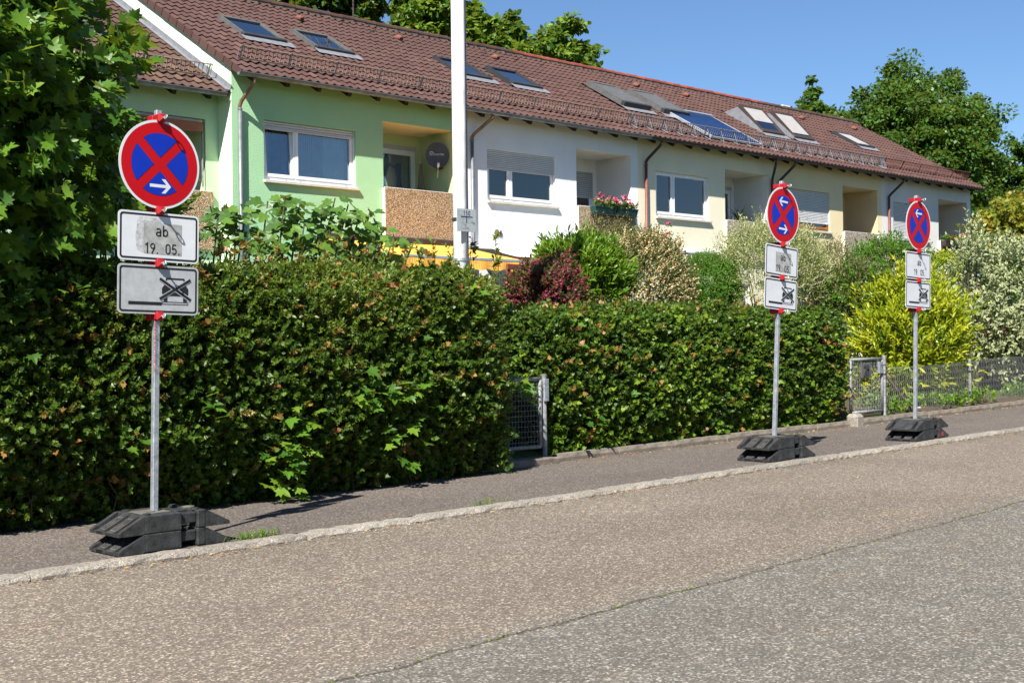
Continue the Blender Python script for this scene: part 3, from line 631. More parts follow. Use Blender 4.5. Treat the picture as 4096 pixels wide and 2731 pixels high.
# ------------------------------------------------------------------ lettering drawn with strokes
def arc(cx, cy, rx, ry, a0, a1, n=12): return [(cx + rx * math.cos(R(a0 + (a1 - a0) * k / n)), cy + ry * math.sin(R(a0 + (a1 - a0) * k / n))) for k in range(n + 1)]
GLYPH = {
 '0': (0.5, [arc(.25, .72, .19, .21, 0, 180) + arc(.25, .28, .19, .21, 180, 360) + [(.44, .72)]]),
 '1': (0.42, [[(.06, .76), (.27, .95), (.27, 0)]]),
 '2': (0.5, [arc(.25, .72, .19, .22, 170, -30) + [(.07, .07), (.47, .07)]]),
 '3': (0.5, [arc(.24, .73, .18, .2, 150, -80) + arc(.24, .28, .2, .22, 80, -150)]),
 '4': (0.52, [[(.28, .95), (.06, .3), (.5, .3)], [(.36, .55), (.36, 0)]]),
 '5': (0.5, [[(.44, .93), (.12, .93), (.09, .53)] + arc(.25, .32, .2, .26, 125, -150)]),
 '6': (0.5, [[(.34, .95), (.1, .45)] + arc(.26, .28, .2, .22, 150, 510, 20)]),
 '8': (0.5, [arc(.25, .73, .165, .2, -90, 270, 20), arc(.25, .28, .2, .225, 90, 450, 20)]),
 '9': (0.5, [[(.17, 0), (.41, .5)] + arc(.25, .7, .19, .22, -30, 330, 20)]),
 'a': (0.5, [arc(.24, .48, .18, .19, 150, 0) + [(.42, 0)], arc(.24, .2, .18, .16, 60, 300) + [(.42, .12)], [(.42, .37), (.3, .355)]]),
 'b': (0.5, [[(.08, .98), (.08, 0)], arc(.26, .32, .18, .28, 170, -170, 18)]),
 '.': (0.2, [[(.1, 0.0), (.1, .13)]]), ' ': (0.3, []), '/': (.4, [[(.08, 0), (.3, .7)]])}
def strokes(b, lines, w, y, ox, oz, h, sx=1.0, th=0.0):
    for ln in lines:
        P = [Vector((ox + p[0] * h * sx, oz + p[1] * h)) for p in ln]; L_ = []; Rr = []
        for i, p in enumerate(P):
            if (P[0] - P[-1]).length < 1e-4 and i in (0, len(P) - 1): d1 = (P[1] - P[0]).normalized(); d0 = (P[-1] - P[-2]).normalized()
            else: d0 = (p - P[i - 1]).normalized() if i else None; d1 = (P[i + 1] - p).normalized() if i < len(P) - 1 else None
            d0 = d0 or d1; d1 = d1 or d0; n0 = Vector((-d0.y, d0.x)); n1 = Vector((-d1.y, d1.x)); m = n0 + n1
            m = m.normalized() if m.length > 0.2 else n0; k = w / 2 / max(0.45, m.dot(n0)); L_.append(p + m * k); Rr.append(p - m * k)
        for i in range(len(P) - 1):
            b.face([(q.x, y, q.y) for q in (L_[i], Rr[i], Rr[i + 1], L_[i + 1])])
            if th:
                for (u, v_) in ((L_[i], L_[i + 1]), (Rr[i + 1], Rr[i])): b.face([(u.x, y, u.y), (v_.x, y, v_.y), (v_.x, y + th, v_.y), (u.x, y + th, u.y)])
def text(b, s_, h, y, ox, oz, w=0.13, sx=1.0, gap=0.1, th=0.0):
    for ch in s_:
        a, ln = GLYPH[ch]; strokes(b, ln, w * h, y, ox, oz, h, sx, th); ox += (a + gap) * h * sx
    return ox
def font_text(name, s_, size, mat, parent, loc, rot, ext=0.0005):
    c = bpy.data.curves.new(name, 'FONT'); c.body = s_; c.size = size; c.extrude = ext; c.resolution_u = 2
    tmp = bpy.data.objects.new(name, c); COL.objects.link(tmp); me = bpy.data.meshes.new_from_object(tmp.evaluated_get(bpy.context.evaluated_depsgraph_get())); bpy.data.objects.remove(tmp)
    me.materials.clear(); me.materials.append(mat); o = link(bpy.data.objects.new(name, me), parent); o.location = loc; o.rotation_euler = rot; return o

# ------------------------------------------------------------------ things on and at the houses
xf = HC[2]; b = MB(xf); sx0, sx1, ss0, ss1 = 28.62, 30.98, 0.5, 2.5
b.bbox(sx0, sx0 + 0.05, ss0, ss1, 0.07, 0.15, 0.006); b.bbox(sx1 - 0.05, sx1, ss0, ss1, 0.07, 0.15, 0.006); b.bbox(sx0, sx1, ss1 - 0.001, ss1 + 0.1, 0.06, 0.19, 0.01); b.bbox(sx0 + 0.05, sx1 - 0.05, ss0, ss0 + 0.05, 0.07, 0.13, 0.006)
M['alu'] = plain('bright_aluminium', (0.62, 0.64, 0.66), 0.35, 0.7, var=0.08)
col_o = b.build('solar_collector', M['alu'], HC[0])
M['tube'] = plain('dark_blue_collector_tube', (0.012, 0.03, 0.09), 0.12, 0.0, spec=0.8, var=0.15)
for k in range(27):
    b = MB(xf); X = sx0 + 0.09 + k * (sx1 - sx0 - 0.18) / 26; b.tube([(X, ss0 + 0.04, 0.115), (X, ss1, 0.125)], 0.03, 8); b.build('collector_tube', M['tube'], col_o, smooth=True)
b = MB(xf); b.box(sx0 + 0.05, sx1 - 0.05, ss0 + 0.03, ss1, 0.066, 0.072); b.build('reflector', M['frame_dark'], col_o)
# house number 26 on the white house
b = MB(); text(b, '26', 0.15, D - 0.02, 20.50, 3.965, 0.3, 1.35, 0.09, 0.018); b.build('house_number', M['frame_grey'], HW[0])
# chimney block by the red ridge
b = MB(); b.bbox(39.6, 40.1, 26.9, 27.3, 9.2, 10.0, 0.02); b.build('chimney', M['sill'], HE[0])
# satellite dish
dish = empty('satellite_dish', (19.24, 22.3, 5.55), 'grey satellite dish with white lettering in the green loggia', 'satellite dish', rot=(0, 0, 0))
dn = Vector((-0.60, -0.78, 0.10)).normalized(); du = (Vector((0, 0, 1)) - dn * dn.z).normalized(); dr_ = du.cross(dn)     # faces out of the loggia
dc = Vector((19.08, 22.16, 5.73)); b = MB(); n = 28; rings = []
for q in range(6):
    r = q / 5.0; ring = []
    for k in range(n):
        a = 2 * math.pi * k / n; p = dc + dr_ * (0.265 * r * math.cos(a)) + du * (0.30 * r * math.sin(a)) + dn * (0.045 * r * r); ring.append(b.V(p))
    rings.append(ring)
for A, B in zip(rings, rings[1:]):
    for k in range(n): b.fi([A[k], A[(k + 1) % n], B[(k + 1) % n], B[k]])
M['dish'] = plain('dark_grey_dish', (0.075, 0.075, 0.08), 0.5, var=0.1)
b.build('reflector', M['dish'], dish, smooth=True)
rot = Matrix((dr_ * -1, du, dn)).transposed().to_euler() if dr_.cross(du).dot(dn) < 0 else Matrix((dr_, du, dn)).transposed().to_euler()
rx = dr_ if dr_.cross(du).dot(dn) > 0 else -dr_
font_text('lettering', 'SKYMASTER', 0.062, M['pvc'], dish, dc + dn * 0.02 - rx * 0.175 + du * 0.0 - dish.location, rot)
b = MB()
for q in range(10):
    a0, a1 = math.pi * (0.15 + 0.75 * q / 10), math.pi * (0.15 + 0.75 * (q + 1) / 10); o_ = dc + dn * 0.021 - rx * 0.13 + du * 0.03
    b.face([o_ + rx * (math.cos(a) * r) + du * (math.sin(a) * r * 1.1) for a, r in ((a0, 0.055), (a1, 0.055), (a1, 0.04), (a0, 0.04))])
b.build('arc_emblem', M['pvc'], dish)
b = MB(); b.tube([dc - du * 0.29 + dn * 0.02, dc - du * 0.31 + dn * 0.32], 0.011, 8); b.tube([dc - du * 0.31 + dn * 0.28, dc - du * 0.28 + dn * 0.4], 0.028, 10); b.build('feed_arm', M['pvc'], dish)
b = MB(); b.tube([dc - dn * 0.0, dc - dn * 0.07], 0.045, 10); b.tube([dc - dn * 0.06, (19.28, 22.3, 5.6)], 0.02, 8); b.box(19.27, 19.281, 22.2, 22.4, 5.45, 5.75); b.build('wall_mount', M['frame_dark'], dish)
b = MB(); b.tube([dc - du * 0.3 + dn * 0.3, dc - du * 0.42 + dn * 0.16, dc - du * 0.5 - dn * 0.02, dc - du * 0.42 - dn * 0.1], 0.006, 6); b.build('cable', M['pvc'], dish)
# folded parasol in the green loggia
par = empty('folded_parasol', (19.0, 22.65, FZ), 'folded brown parasol standing in the green loggia behind the dish', 'parasol')
b = MB(); b.tube([(19.0, 22.65, FZ), (19.0, 22.65, 5.62)], 0.018, 8); b.build('pole', M['pvc'], par)
b = MB(); n = 10; zz = [(5.60, 0.02), (5.45, 0.035), (5.1, 0.07), (4.85, 0.1), (4.84, 0.02)]; rr = [[b.V((19.0 + r * (1 + 0.25 * (k % 2)) * math.cos(2 * math.pi * k / n), 22.65 + r * (1 + 0.25 * (k % 2)) * math.sin(2 * math.pi * k / n), z)) for k in range(n)] for z, r in zz]
for A, B in zip(rr, rr[1:]):
    for k in range(n): b.fi([A[k], A[(k + 1) % n], B[(k + 1) % n], B[k]])
b.build('folded_canopy', plain('brown_cloth', (0.2, 0.15, 0.11), 0.9), par)
b = MB(); b.tube([(19.0, 22.65, FZ), (19.0, 22.65, FZ + 0.07)], 0.2, 14); b.build('foot', M['border'], par)
# terracotta awning rolled out in the left loggia
aw = empty('terracotta_awning', (11.0, 22.2, 5.7), 'terracotta cloth awning under the lintel of the pale green loggia', 'awning')
M['terra'] = plain('terracotta_cloth', (0.42, 0.14, 0.075), 0.9, var=0.12)
b = MB(); b.tube([(9.2, 22.34, 5.86), (13.2, 22.34, 5.86)], 0.045, 10); b.build('roller', M['sill'], aw, smooth=True)
b = MB(); n = 40; A = [(b.V((9.25 + 3.93 * k / n, 22.27, 5.85)), b.V((9.25 + 3.93 * k / n, 22.24 + 0.015 * math.sin(k * 1.1), 5.70)), b.V((9.25 + 3.93 * k / n, 22.235 + 0.02 * math.sin(k * 1.1), 5.66 - 0.02 * abs(math.sin(k * 0.8))))) for k in range(n + 1)]
for p, q in zip(A, A[1:]): b.fi([p[0], q[0], q[1], p[1]]); b.fi([p[1], q[1], q[2], p[2]])
b.build('valance', M['terra'], aw)
b = MB(); b.tube([(13.2, 22.3, 5.8), (13.2, 22.3, 4.6)], 0.018, 8); b.build('guide_rod', M['steel_dull'], aw)
# striped yellow awning of the green house terrace
t = NT('yellow_striped_cloth').set(0.85, 0, 0.2); sp = t.n('SeparateXYZ'); t.l(t.coord('Object'), sp.inputs[0])
sn = t.n('Math', operation='MULTIPLY'); sn.inputs[1].default_value = 44.0; t.l(sp.outputs[0], sn.inputs[0]); s2 = t.n('Math', operation='SINE'); t.l(sn.outputs[0], s2.inputs[0])
t.base(t.ramp(s2.outputs[0], [(0.0, (0.72, 0.36, 0.05)), (0.35, (0.75, 0.42, 0.08)), (0.5, (0.78, 0.56, 0.2)), (0.9, (0.72, 0.3, 0.05))])); M['yellow'] = t.m
ya = empty('striped_awning', (16.5, 21.7, 3.0), 'yellow and orange striped awning spread over the green house terrace', 'awning')
b = MB(); n = 24; xl, xr = 15.6, 19.1
top = [b.V((15.6 + (19.35 - 15.6) * k / n, 21.72, 3.68)) for k in range(n + 1)]; bot = [b.V((xl + (xr - xl) * k / n, 19.2, 3.19 - 0.02 * math.sin(k * 0.9))) for k in range(n + 1)]; mid = [b.V((xl + (19.22 - xl) * k / n, 20.4, 3.41 - 0.012 * math.sin(k * 0.9))) for k in range(n + 1)]
for k in range(n): b.fi([bot[k], bot[k + 1], mid[k + 1], mid[k]]); b.fi([mid[k], mid[k + 1], top[k + 1], top[k]])
b.build('canopy', M['yellow'], ya, smooth=True)
b = MB(); b.bbox(xl, xr + 0.03, 19.13, 19.2, 3.15, 3.21, 0.012); b.build('front_bar', M['alu'], ya)
b = MB(); n = 60; A = [(b.V((xl + (xr - xl) * k / n, 19.135, 3.15)), b.V((xl + (xr - xl) * k / n, 19.12 + 0.02 * math.sin(k * 0.7), 3.0 - 0.04 * abs(math.sin(k * 0.42))))) for k in range(n + 1)]
for p, q in zip(A, A[1:]): b.fi([p[0], q[0], q[1], p[1]])
b.build('valance', M['yellow'], ya)
b = MB(); b.tube([(18.9, 19.17, 3.16), (18.7, 20.5, 3.2), (18.9, 21.78, 3.5)], 0.025, 8); b.build('folding_arm', M['pvc'], ya)
b = MB(); b.bbox(15.5, 19.45, 21.65, 21.8, 3.68, 3.8, 0.02); b.build('cassette', M['frame_brown'], ya)
wa = empty('white_awning', (21.5, 21.7, 3.4), 'white awning under the wall of the white house', 'awning')
b = MB(); n = 16; A = [(b.V((19.75 + 3.6 * k / n, 21.78, 3.74)), b.V((19.85 + 3.5 * k / n, 21.2, 3.62 - 0.11 * math.sin(math.pi * min(1, k / 10)))), b.V((19.9 + 3.4 * k / n, 20.9, 3.5 - 0.1 * math.sin(math.pi * min(1, k / 10))))) for k in range(n + 1)]
for p, q in zip(A, A[1:]): b.fi([p[0], q[0], q[1], p[1]]); b.fi([p[1], q[1], q[2], p[2]])
b.build('canopy', plain('white_awning_cloth', (0.75, 0.75, 0.72), 0.85, var=0.05), wa, smooth=True)
b = MB(); b.bbox(19.8, 23.4, 20.86, 20.93, 3.38, 3.44, 0.01); b.build('front_bar', M['wood_brown'], wa)
ct = empty('awning_cassette', (27.4, 21.6, 3.8), 'white rolled-up awning cassette across the cream house wall', 'awning')
b = MB(); b.tube([(25.9, 21.64, 3.87), (29.2, 21.64, 3.87)], 0.075, 12); b.build('cassette', M['pvc'], ct, smooth=True)
for X in (26.0, 27.5, 29.1):
    b = MB(); b.box(X, X + 0.06, 21.7, 21.81, 3.8, 3.95); b.build('wall_bracket', M['pvc'], ct)
# lean-to roof in front of the end house
lt = empty('lean_to_roof', (40.5, 19.0, 1.0), 'dark grey corrugated lean-to roof in front of the end house', 'carport')
b = MB(); n = 90; A = []
for k in range(n + 1):
    X = 36.4 + 9.2 * k / n; w = 0.025 * math.cos(k * math.pi / 1.5); A.append((b.V((X, 17.6, 3.66 - 0.006 * (X - 36.4) + w)), b.V((X, 20.3, 4.27 - 0.028 * (X - 36.4) + w))))
for p, q in zip(A, A[1:]): b.fi([p[0], q[0], q[1], p[1]])
b.build('roof_sheet', plain('dark_corrugated_sheet', (0.06, 0.062, 0.07), 0.6, var=0.2), lt)
b = MB(); b.box(36.4, 45.6, 17.62, 17.66, 3.42, 3.6); b.build('fascia', M['wood_frame'], lt)
for X in (36.6, 40.6, 45.3):
    b = MB(); b.box(X, X + 0.1, 17.7, 17.8, 0.6, 3.45); b.build('post', M['wood_frame'], lt)
for k in range(44):
    X = 36.6 + 9.0 * (k % 22) / 21; yy = 18.3 + (k // 22) * 1.2; b = MB(); zc = 3.66 - 0.006 * (X - 36.4) + (0.61 - 0.022 * (X - 36.4)) * (yy - 17.6) / 2.7 + 0.03; b.bbox(X - 0.02, X + 0.02, yy - 0.02, yy + 0.02, zc - 0.02, zc + 0.012, 0.006); b.build('roof_bolt', M['alu'], lt)
# slatted brown screen beside the yellow awning
scn = empty('slatted_screen', (19.2, 19.0, 0.9), 'reddish brown slatted wooden screen behind the purple shrub', 'screen')
for k in range(13):
    b = MB(); z = 1.0 + k * 0.165; b.bbox(18.1, 20.3, 18.9, 18.93, z, z + 0.115, 0.006); b.build('slat', plain('red_brown_slat', (0.16, 0.045, 0.025), 0.6, var=0.2, scale=12) if k == 0 else bpy.data.materials['red_brown_slat'], scn)
for X in (18.15, 20.2):
    b = MB(); b.box(X, X + 0.07, 18.932, 19.0, 0.6, 3.1); b.build('post', bpy.data.materials['red_brown_slat'], scn)
# television antenna behind the ridge
an = empty('roof_antenna', (20.6, 27.2, 9.3), 'thin television antenna on a mast behind the green roof ridge', 'antenna')
b = MB(); b.tube([(20.6, 27.2, 9.0), (20.6, 27.2, 11.8)], 0.025, 8); b.build('mast', M['frame_brown'], an)
for z, L_ in ((10.9, 1.3), (11.5, 1.0)):
    b = MB(); b.tube([(20.6 - L_, 27.2 - 0.3, z - 0.08), (20.6 + L_, 27.2 + 0.3, z + 0.08)], 0.016, 6)
    for k in range(7):
        f = -1 + k / 3; b.tube([(20.6 + f * L_ + 0.1, 27.2 + f * 0.3 - 0.35, z + 0.08 * f), (20.6 + f * L_ - 0.1, 27.2 + f * 0.3 + 0.35, z + 0.08 * f)], 0.008, 5)
    b.build('boom', M['alu'], an)
# ------------------------------------------------------------------ temporary no-stopping signs
def rrect(w, h, r, n=6):
    P = []
    for cx, cy, a in ((w / 2 - r, h / 2 - r, 0), (-w / 2 + r, h / 2 - r, 90), (-w / 2 + r, -h / 2 + r, 180), (w / 2 - r, -h / 2 + r, 270)):
        P += arc(cx, cy, r, r, a, a + 90, n)
    return P
def flat(b, poly, y, oz=0.0): b.face([(x, y, z + oz) for x, z in poly])
def ringface(b, A, B, y, oz):
    n = len(A)
    for k in range(n): b.face([(A[k][0], y, A[k][1] + oz), (A[(k + 1) % n][0], y, A[(k + 1) % n][1] + oz), (B[(k + 1) % n][0], y, B[(k + 1) % n][1] + oz), (B[k][0], y, B[k][1] + oz)])
def quadrant(rad, gap, ang):
    """blue field between the arms of the red cross: centre direction ang"""
    P = []; h = gap / 2; k = math.sqrt(rad * rad - h * h); a0 = math.degrees(math.atan2(h, k)); pts = [(h, h)] + [(rad * math.cos(R(a)), rad * math.sin(R(a))) for a in np.linspace(a0, 90 - a0, 14)]
    c, s_ = math.cos(R(ang - 45)), math.sin(R(ang - 45)); return [(x * c - z * s_, x * s_ + z * c) for x, z in pts]
def arrow(d):
    w = 0.0105; L_ = 0.155; s_ = [(-0.075, w), (0.048, w), (0.012, 0.048), (0.04, 0.048), (0.083, 0.0), (0.04, -0.048), (0.012, -0.048), (0.048, -w), (-0.075, -w)]
    return [(x * d, z) for x, z in s_] if d > 0 else [(x * d, z) for x, z in s_][::-1]
def clamp(post, z, yf):
    b = MB(); b.bbox(-0.034, 0.034, 0.012, 0.088, z - 0.026, z + 0.026, 0.006); b.bbox(-0.027, 0.027, yf - 0.03, 0.011, z - 0.03, z + 0.03, 0.009)
    A = [(-0.024, -0.026), (0.024, -0.026), (0.024, 0.026), (-0.024, 0.026)]; i0 = [b.V((x, yf - 0.0295, z + q)) for x, q in A]; ic = b.V((0, yf - 0.05, z))
    for k in range(4): b.fi([i0[k], i0[(k + 1) % 4], ic])
    c = b.build('clamp', M['clamp'], post, local=True)
    b = MB(); b.tube([(0, yf - 0.045, z), (0, yf - 0.065, z)], 0.006, 8)
    b.tube([(0.014 * math.cos(a) * 0.35, yf - 0.08 - 0.014 * math.sin(a), z + 0.014 * math.cos(a)) for a in np.linspace(0, 2 * math.pi, 13)], 0.004, 6, caps=False)
    b.build('eye_screw', M['steel'], c, local=True)
def sign(xc, zc, lean, label, arrows, white, patchm, lettering=False, dz=(0.0, 0.0, 0.0)):
    """xc, zc: centre of the disc in the place; the post stands in its base below it"""
    gz_ = walk_z(xc); hgt = zc - gz_; px = xc - hgt * math.tan(R(lean)); Y0 = 8.0
    s_ = empty('no_stopping_sign', (px, Y0, gz_), label, 'traffic sign', 'temporary signs along the kerb', (0, R(lean), 0))
    k = 1 / math.cos(R(lean)); zd = hgt * k; top = zd + 0.37
    b = MB(); w = 0.02; b.bbox(-w, w, -w, w, 0.03, top, 0.003); b.build('post', M['steel'], s_, local=True)
    b = MB(); b.box(-w + 0.004, w - 0.004, -w + 0.004, w - 0.004, top, top + 0.001); b.build('post_opening', M['black'], s_, local=True)
    yf = -0.03
    # disc
    b = MB(); C48 = lambda r: [(r * math.cos(2 * math.pi * q / 64), r * math.sin(2 * math.pi * q / 64)) for q in range(64)]
    b.extr([(x, z + zd) for x, z in C48(0.30)], yf - 0.003, yf, 'y'); dsc = b.build('round_sign', M['signwhite'], s_, local=True)
    b = MB(); flat(b, C48(0.283), yf - 0.0042, zd); b.build('red_field', M['red'], dsc, local=True)
    for a in (0, 90, 180, 270):
        b = MB(); flat(b, quadrant(0.2115, 0.0615, a), yf - 0.0052, zd); b.build('dark_outline', M['black'], dsc, local=True)
        b = MB(); flat(b, quadrant(0.2095, 0.0655, a), yf - 0.0060, zd); b.build('blue_field', M['blue'], dsc, local=True)
    for (d, pos) in arrows:
        b = MB(); flat(b, arrow(d), yf - 0.0068, zd + pos * 0.146); b.build('white_arrow', M['signwhite'], dsc, local=True)
    # two plates
    pls = []
    for q, zo in enumerate((-0.492 + dz[1], -0.846 + dz[2])):
        zz = zd + zo; b = MB(); b.extr([(x, z + zz) for x, z in rrect(0.6, 0.33, 0.03)], yf - 0.003, yf, 'y'); pl = b.build('supplementary_plate', white if q == 0 else patchm[1], s_, local=True); pls.append((pl, zz))
        b = MB(); ringface(b, rrect(0.574, 0.304, 0.022), rrect(0.55, 0.28, 0.014), yf - 0.0044, zz); b.build('black_border', M['black'], pl, local=True)
    pl, zz = pls[0]
    if patchm[0]:
        b = MB(); flat(b, [(-0.112, -0.113), (0.168, -0.118), (0.168, 0.094), (-0.112, 0.092)], yf - 0.0042, zz); b.build('sticker_film', M['patch'], pl, local=True)
        if lettering:
            b = MB(); flat(b, [(-0.165, -0.09), (-0.114, -0.11), (-0.114, 0.1), (-0.16, 0.11), (-0.175, 0.0)], yf - 0.0041, zz); flat(b, [(-0.16, 0.1), (0.02, 0.096), (0.0, 0.127), (-0.15, 0.13)], yf - 0.0040, zz); b.build('sticker_residue', M['patch2'], pl, local=True)
    b = MB(); text(b, 'ab', 0.076, yf - 0.0054, -0.027, zz + 0.006, 0.125, 1.12, 0.09); b.build('lettering', M['black'], pl, local=True)
    b = MB(); text(b, '19.', 0.071, yf - 0.0054, -0.108, zz - 0.112, 0.125, 1.08, 0.1); text(b, '05.', 0.071, yf - 0.0054, 0.046, zz - 0.112, 0.125, 1.08, 0.1); b.build('date', M['black'], pl, local=True)
    pl, zz = pls[1]; y = yf - 0.0046
    b = MB(); flat(b, [(-0.222, -0.104), (0.022, -0.104), (0.022, -0.083), (-0.222, -0.083)], y, zz); b.build('thick_bar', M['black'], pl, local=True)
    b = MB(); ringface(b, [(0.222, -0.097), (0.222, -0.078), (0.024, -0.078), (0.024, -0.097)], [(0.218, -0.093), (0.218, -0.082), (0.028, -0.082), (0.028, -0.093)], y, zz); b.build('thin_box', M['black'], pl, local=True)
    b = MB(); flat(b, [(0.03, -0.038), (0.215, -0.038), (0.222, -0.02), (0.222, 0.012), (0.208, 0.03), (0.037, 0.03), (0.023, 0.012), (0.023, -0.02)], y, zz)
    for xx in (0.036, 0.183): flat(b, [(xx, -0.075), (xx + 0.028, -0.075), (xx + 0.028, -0.0385), (xx, -0.0385)], y, zz)
    strokes(b, [[(0.044, 0.029), (0.058, 0.078), (0.187, 0.078), (0.201, 0.029)]], 0.011, y + 0.0003, 0, zz, 1.0); b.build('car_symbol', M['black'], pl, local=True)
    cr_ = [[(0.006, -0.062), (0.238, 0.076)], [(0.006, 0.076), (0.238, -0.062)]]
    b = MB(); strokes(b, cr_[:1], 0.028, y - 0.0006, 0, zz, 1.0); strokes(b, cr_[1:], 0.028, y - 0.0009, 0, zz, 1.0); b.build('cross_outline', patchm[1], pl, local=True)
    b = MB(); strokes(b, cr_[:1], 0.0185, y - 0.0016, 0, zz, 1.0); strokes(b, cr_[1:], 0.0185, y - 0.0019, 0, zz, 1.0); b.build('cross', M['black'], pl, local=True)
    for zo in (0.312, -0.313, -0.668 + dz[2] * 0.5, -1.024 + dz[2]): clamp(s_, zd + zo, yf)
    if lettering:
        M['redtext'] = plain('worn_red_print', (0.42, 0.05, 0.045), 0.6, var=0.2, scale=40)
        font_text('lettering', 'verkehrstechnik.de', 0.046, M['redtext'], s_, (-0.0206, -0.011, zd - 1.045), (R(90), R(90), R(-90)), 0.0002)
    return s_
S1 = sign(4.39, 2.702, 1.4, 'tall no-stopping sign by the left rubber base, arrow pointing right only', [(1, -1)], M['signwhite'], (True, M['signgrey']), True)
S2 = sign(11.708, 2.80, 4.0, 'leaning no-stopping sign with two white arrows pointing left and right', [(-1, 1), (1, -1)], M['signwhite'], (True, M['signwhite']))
S3 = sign(14.576, 2.848, 1.9, 'no-stopping sign farthest along the kerb, single arrow pointing left', [(-1, 1)], M['signwhite'], (False, M['signwhite']))
def base_plate(kind=0):
    """recycled rubber foot plate 0.8 x 0.4 x 0.12 m, x along the kerb; returns [(part name, MB, material)]"""
    Hh, L_, W = 0.118, 0.82, 0.41; parts = []
    b = MB(); g0, g1 = 0.455, 0.575; e = 0.185
    def wedge(y0, y1, drop=0.0, end=0):
        if end == 0: P = [(0.0, 0.0), (0.0, 0.022 - drop * 0.4), (e, Hh - drop), (e, 0.0)]
        else: P = [(L_, 0.0), (L_ - e, 0.0), (L_ - e, Hh - drop), (L_, 0.022 - drop * 0.4)]
        b.extr(P, y0, y1, 'y')
    ribs = [(0.0, 0.045), (0.175, 0.235), (0.365, 0.41)] if kind == 0 else [(0.0, 0.04), (0.37, 0.41)]
    plates = [(0.085, 0.17), (0.24, 0.325)] if kind == 0 else [(0.085, 0.325)]
    if kind == 0: ribs = [(0.0, 0.04), (0.37, 0.41)]; plates = [(0.085, 0.18), (0.225, 0.32)]
    for end in (0, 1):
        for (a, c) in ribs: wedge(a, c, 0.0, end)
        for (a, c) in plates: wedge(a, c, 0.008, end)
        lo = [(0.0, 0.0), (0.0, 0.02), (e, 0.02), (e, 0.0)] if end == 0 else [(L_, 0.0), (L_ - e, 0.0), (L_ - e, 0.02), (L_, 0.02)]
        b.extr(lo, 0.0405, 0.3695, 'y')
    b.bbox(e, g0, 0.0, W, 0.0, Hh, 0.006); b.bbox(g1, L_ - e, 0.0, W, 0.0, Hh, 0.006)
    b.bbox(g0 - 0.001, g1 + 0.001, 0.022, 0.08, 0.035, Hh - 0.012, 0.006); b.bbox(g0 - 0.001, g1 + 0.001, W - 0.08, W - 0.022, 0.035, Hh - 0.012, 0.006); b.bbox(g0 - 0.001, g1 + 0.001, 0.15, 0.26, 0.0, Hh - 0.004, 0.006)
    parts.append(('body', b, M['rubber']))
    for (x, y) in ((e + 0.045, 0.06), (e + 0.045, W - 0.06), (L_ - e - 0.05, 0.06), (L_ - e - 0.05, W - 0.06)):
        k = MB(); k.tube([(x, y, Hh - 0.002), (x, y, Hh + 0.011)], 0.026, 12); parts.append(('stacking_knob', k, M['rubber']))
    for x in (0.32, 0.62):
        k = MB(); k.tube([(x + 0.0, W / 2, Hh - 0.002), (x, W / 2, Hh + 0.006)], 0.043, 16); parts.append(('socket_ring', k, M['rubber_dust']))
    if kind == 0:
        for (a, c) in plates:
            k = MB(); ax = 0.028; P = [(0.022, 0.022 + 0.0075), (0.15, 0.022 - 0.0032 + (Hh - 0.0298) * 0.81 + 0.004)]
            def on(s_): return (e * s_, 0.0188 + (Hh - 0.008 - 0.0188) * s_ + 0.0012)
            for (s0, s1, y0, y1) in ((0.12, 0.15, a + 0.01, c - 0.01), (0.8, 0.83, a + 0.01, c - 0.01), (0.12, 0.83, a + 0.01, a + 0.015), (0.12, 0.83, c - 0.015, c - 0.01), (0.3, 0.62, (a + c) / 2 - 0.004, (a + c) / 2 + 0.004)):
                x0_, z0_ = on(s0); x1_, z1_ = on(s1); k.face([(x0_, y0, z0_), (x1_, y0, z1_), (x1_, y1, z1_), (x0_, y1, z0_)])
            parts.append(('moulded_mark', k, M['rubber_dust']))
    k = MB(); k.face([(e + 0.03, 0.095, Hh + 0.0015), (g0 - 0.02, 0.095, Hh + 0.0015), (g0 - 0.02, W - 0.095, Hh + 0.0015), (e + 0.03, W - 0.095, Hh + 0.0015)]); parts.append(('dusty_top', k, M['rubber_dust']))
    return parts
def base_at(px, yc, z, rz, label, kind, extra=None):
    o = empty('sign_foot', (px, yc, z), label, 'sign base', 'rubber feet of the signs', (0, -math.atan(SLOPE), R(rz)))
    for n, b, m in base_plate(kind):
        b.v = [(x - 0.36, y - 0.205, zz) for x, y, zz in b.v]; b.build(n, m, o, local=True)
    if extra:
        b = MB(); strokes(b, [[(0.0, 0.0), (0.0, 0.7)], [(0.0, 0.68), (0.35, 0.0)], [(0.35, 0.0), (0.35, 0.7)], [(0.5, 0), (0.5, 0.7)], [(0.5, 0.35), (0.8, 0.7)], [(0.5, 0.35), (0.8, 0)]], 0.009, -0.2062, 0.27, 0.02, 0.075); b.build('painted_letters', M['redtext'], o, local=True)
    return o
for (so_, rz, what, kd, ex) in ((S1, 0.5, 'left sign', (0, 0), False), (S2, -1.5, 'leaning middle sign', (0, 0), False), (S3, 1.2, 'farthest sign', (0, 1), True)):
    px, zz = so_.location.x, so_.location.z - 0.002
    base_at(px, 8.0, zz, rz, 'lower black rubber foot plate under the %s, on the pavement' % what, kd[0], ex)
    base_at(px + random.uniform(-.01, .005), 8.0, zz + 0.1195, rz + random.uniform(-0.8, 0.8), 'upper black rubber foot plate under the %s, holding its post' % what, kd[1])

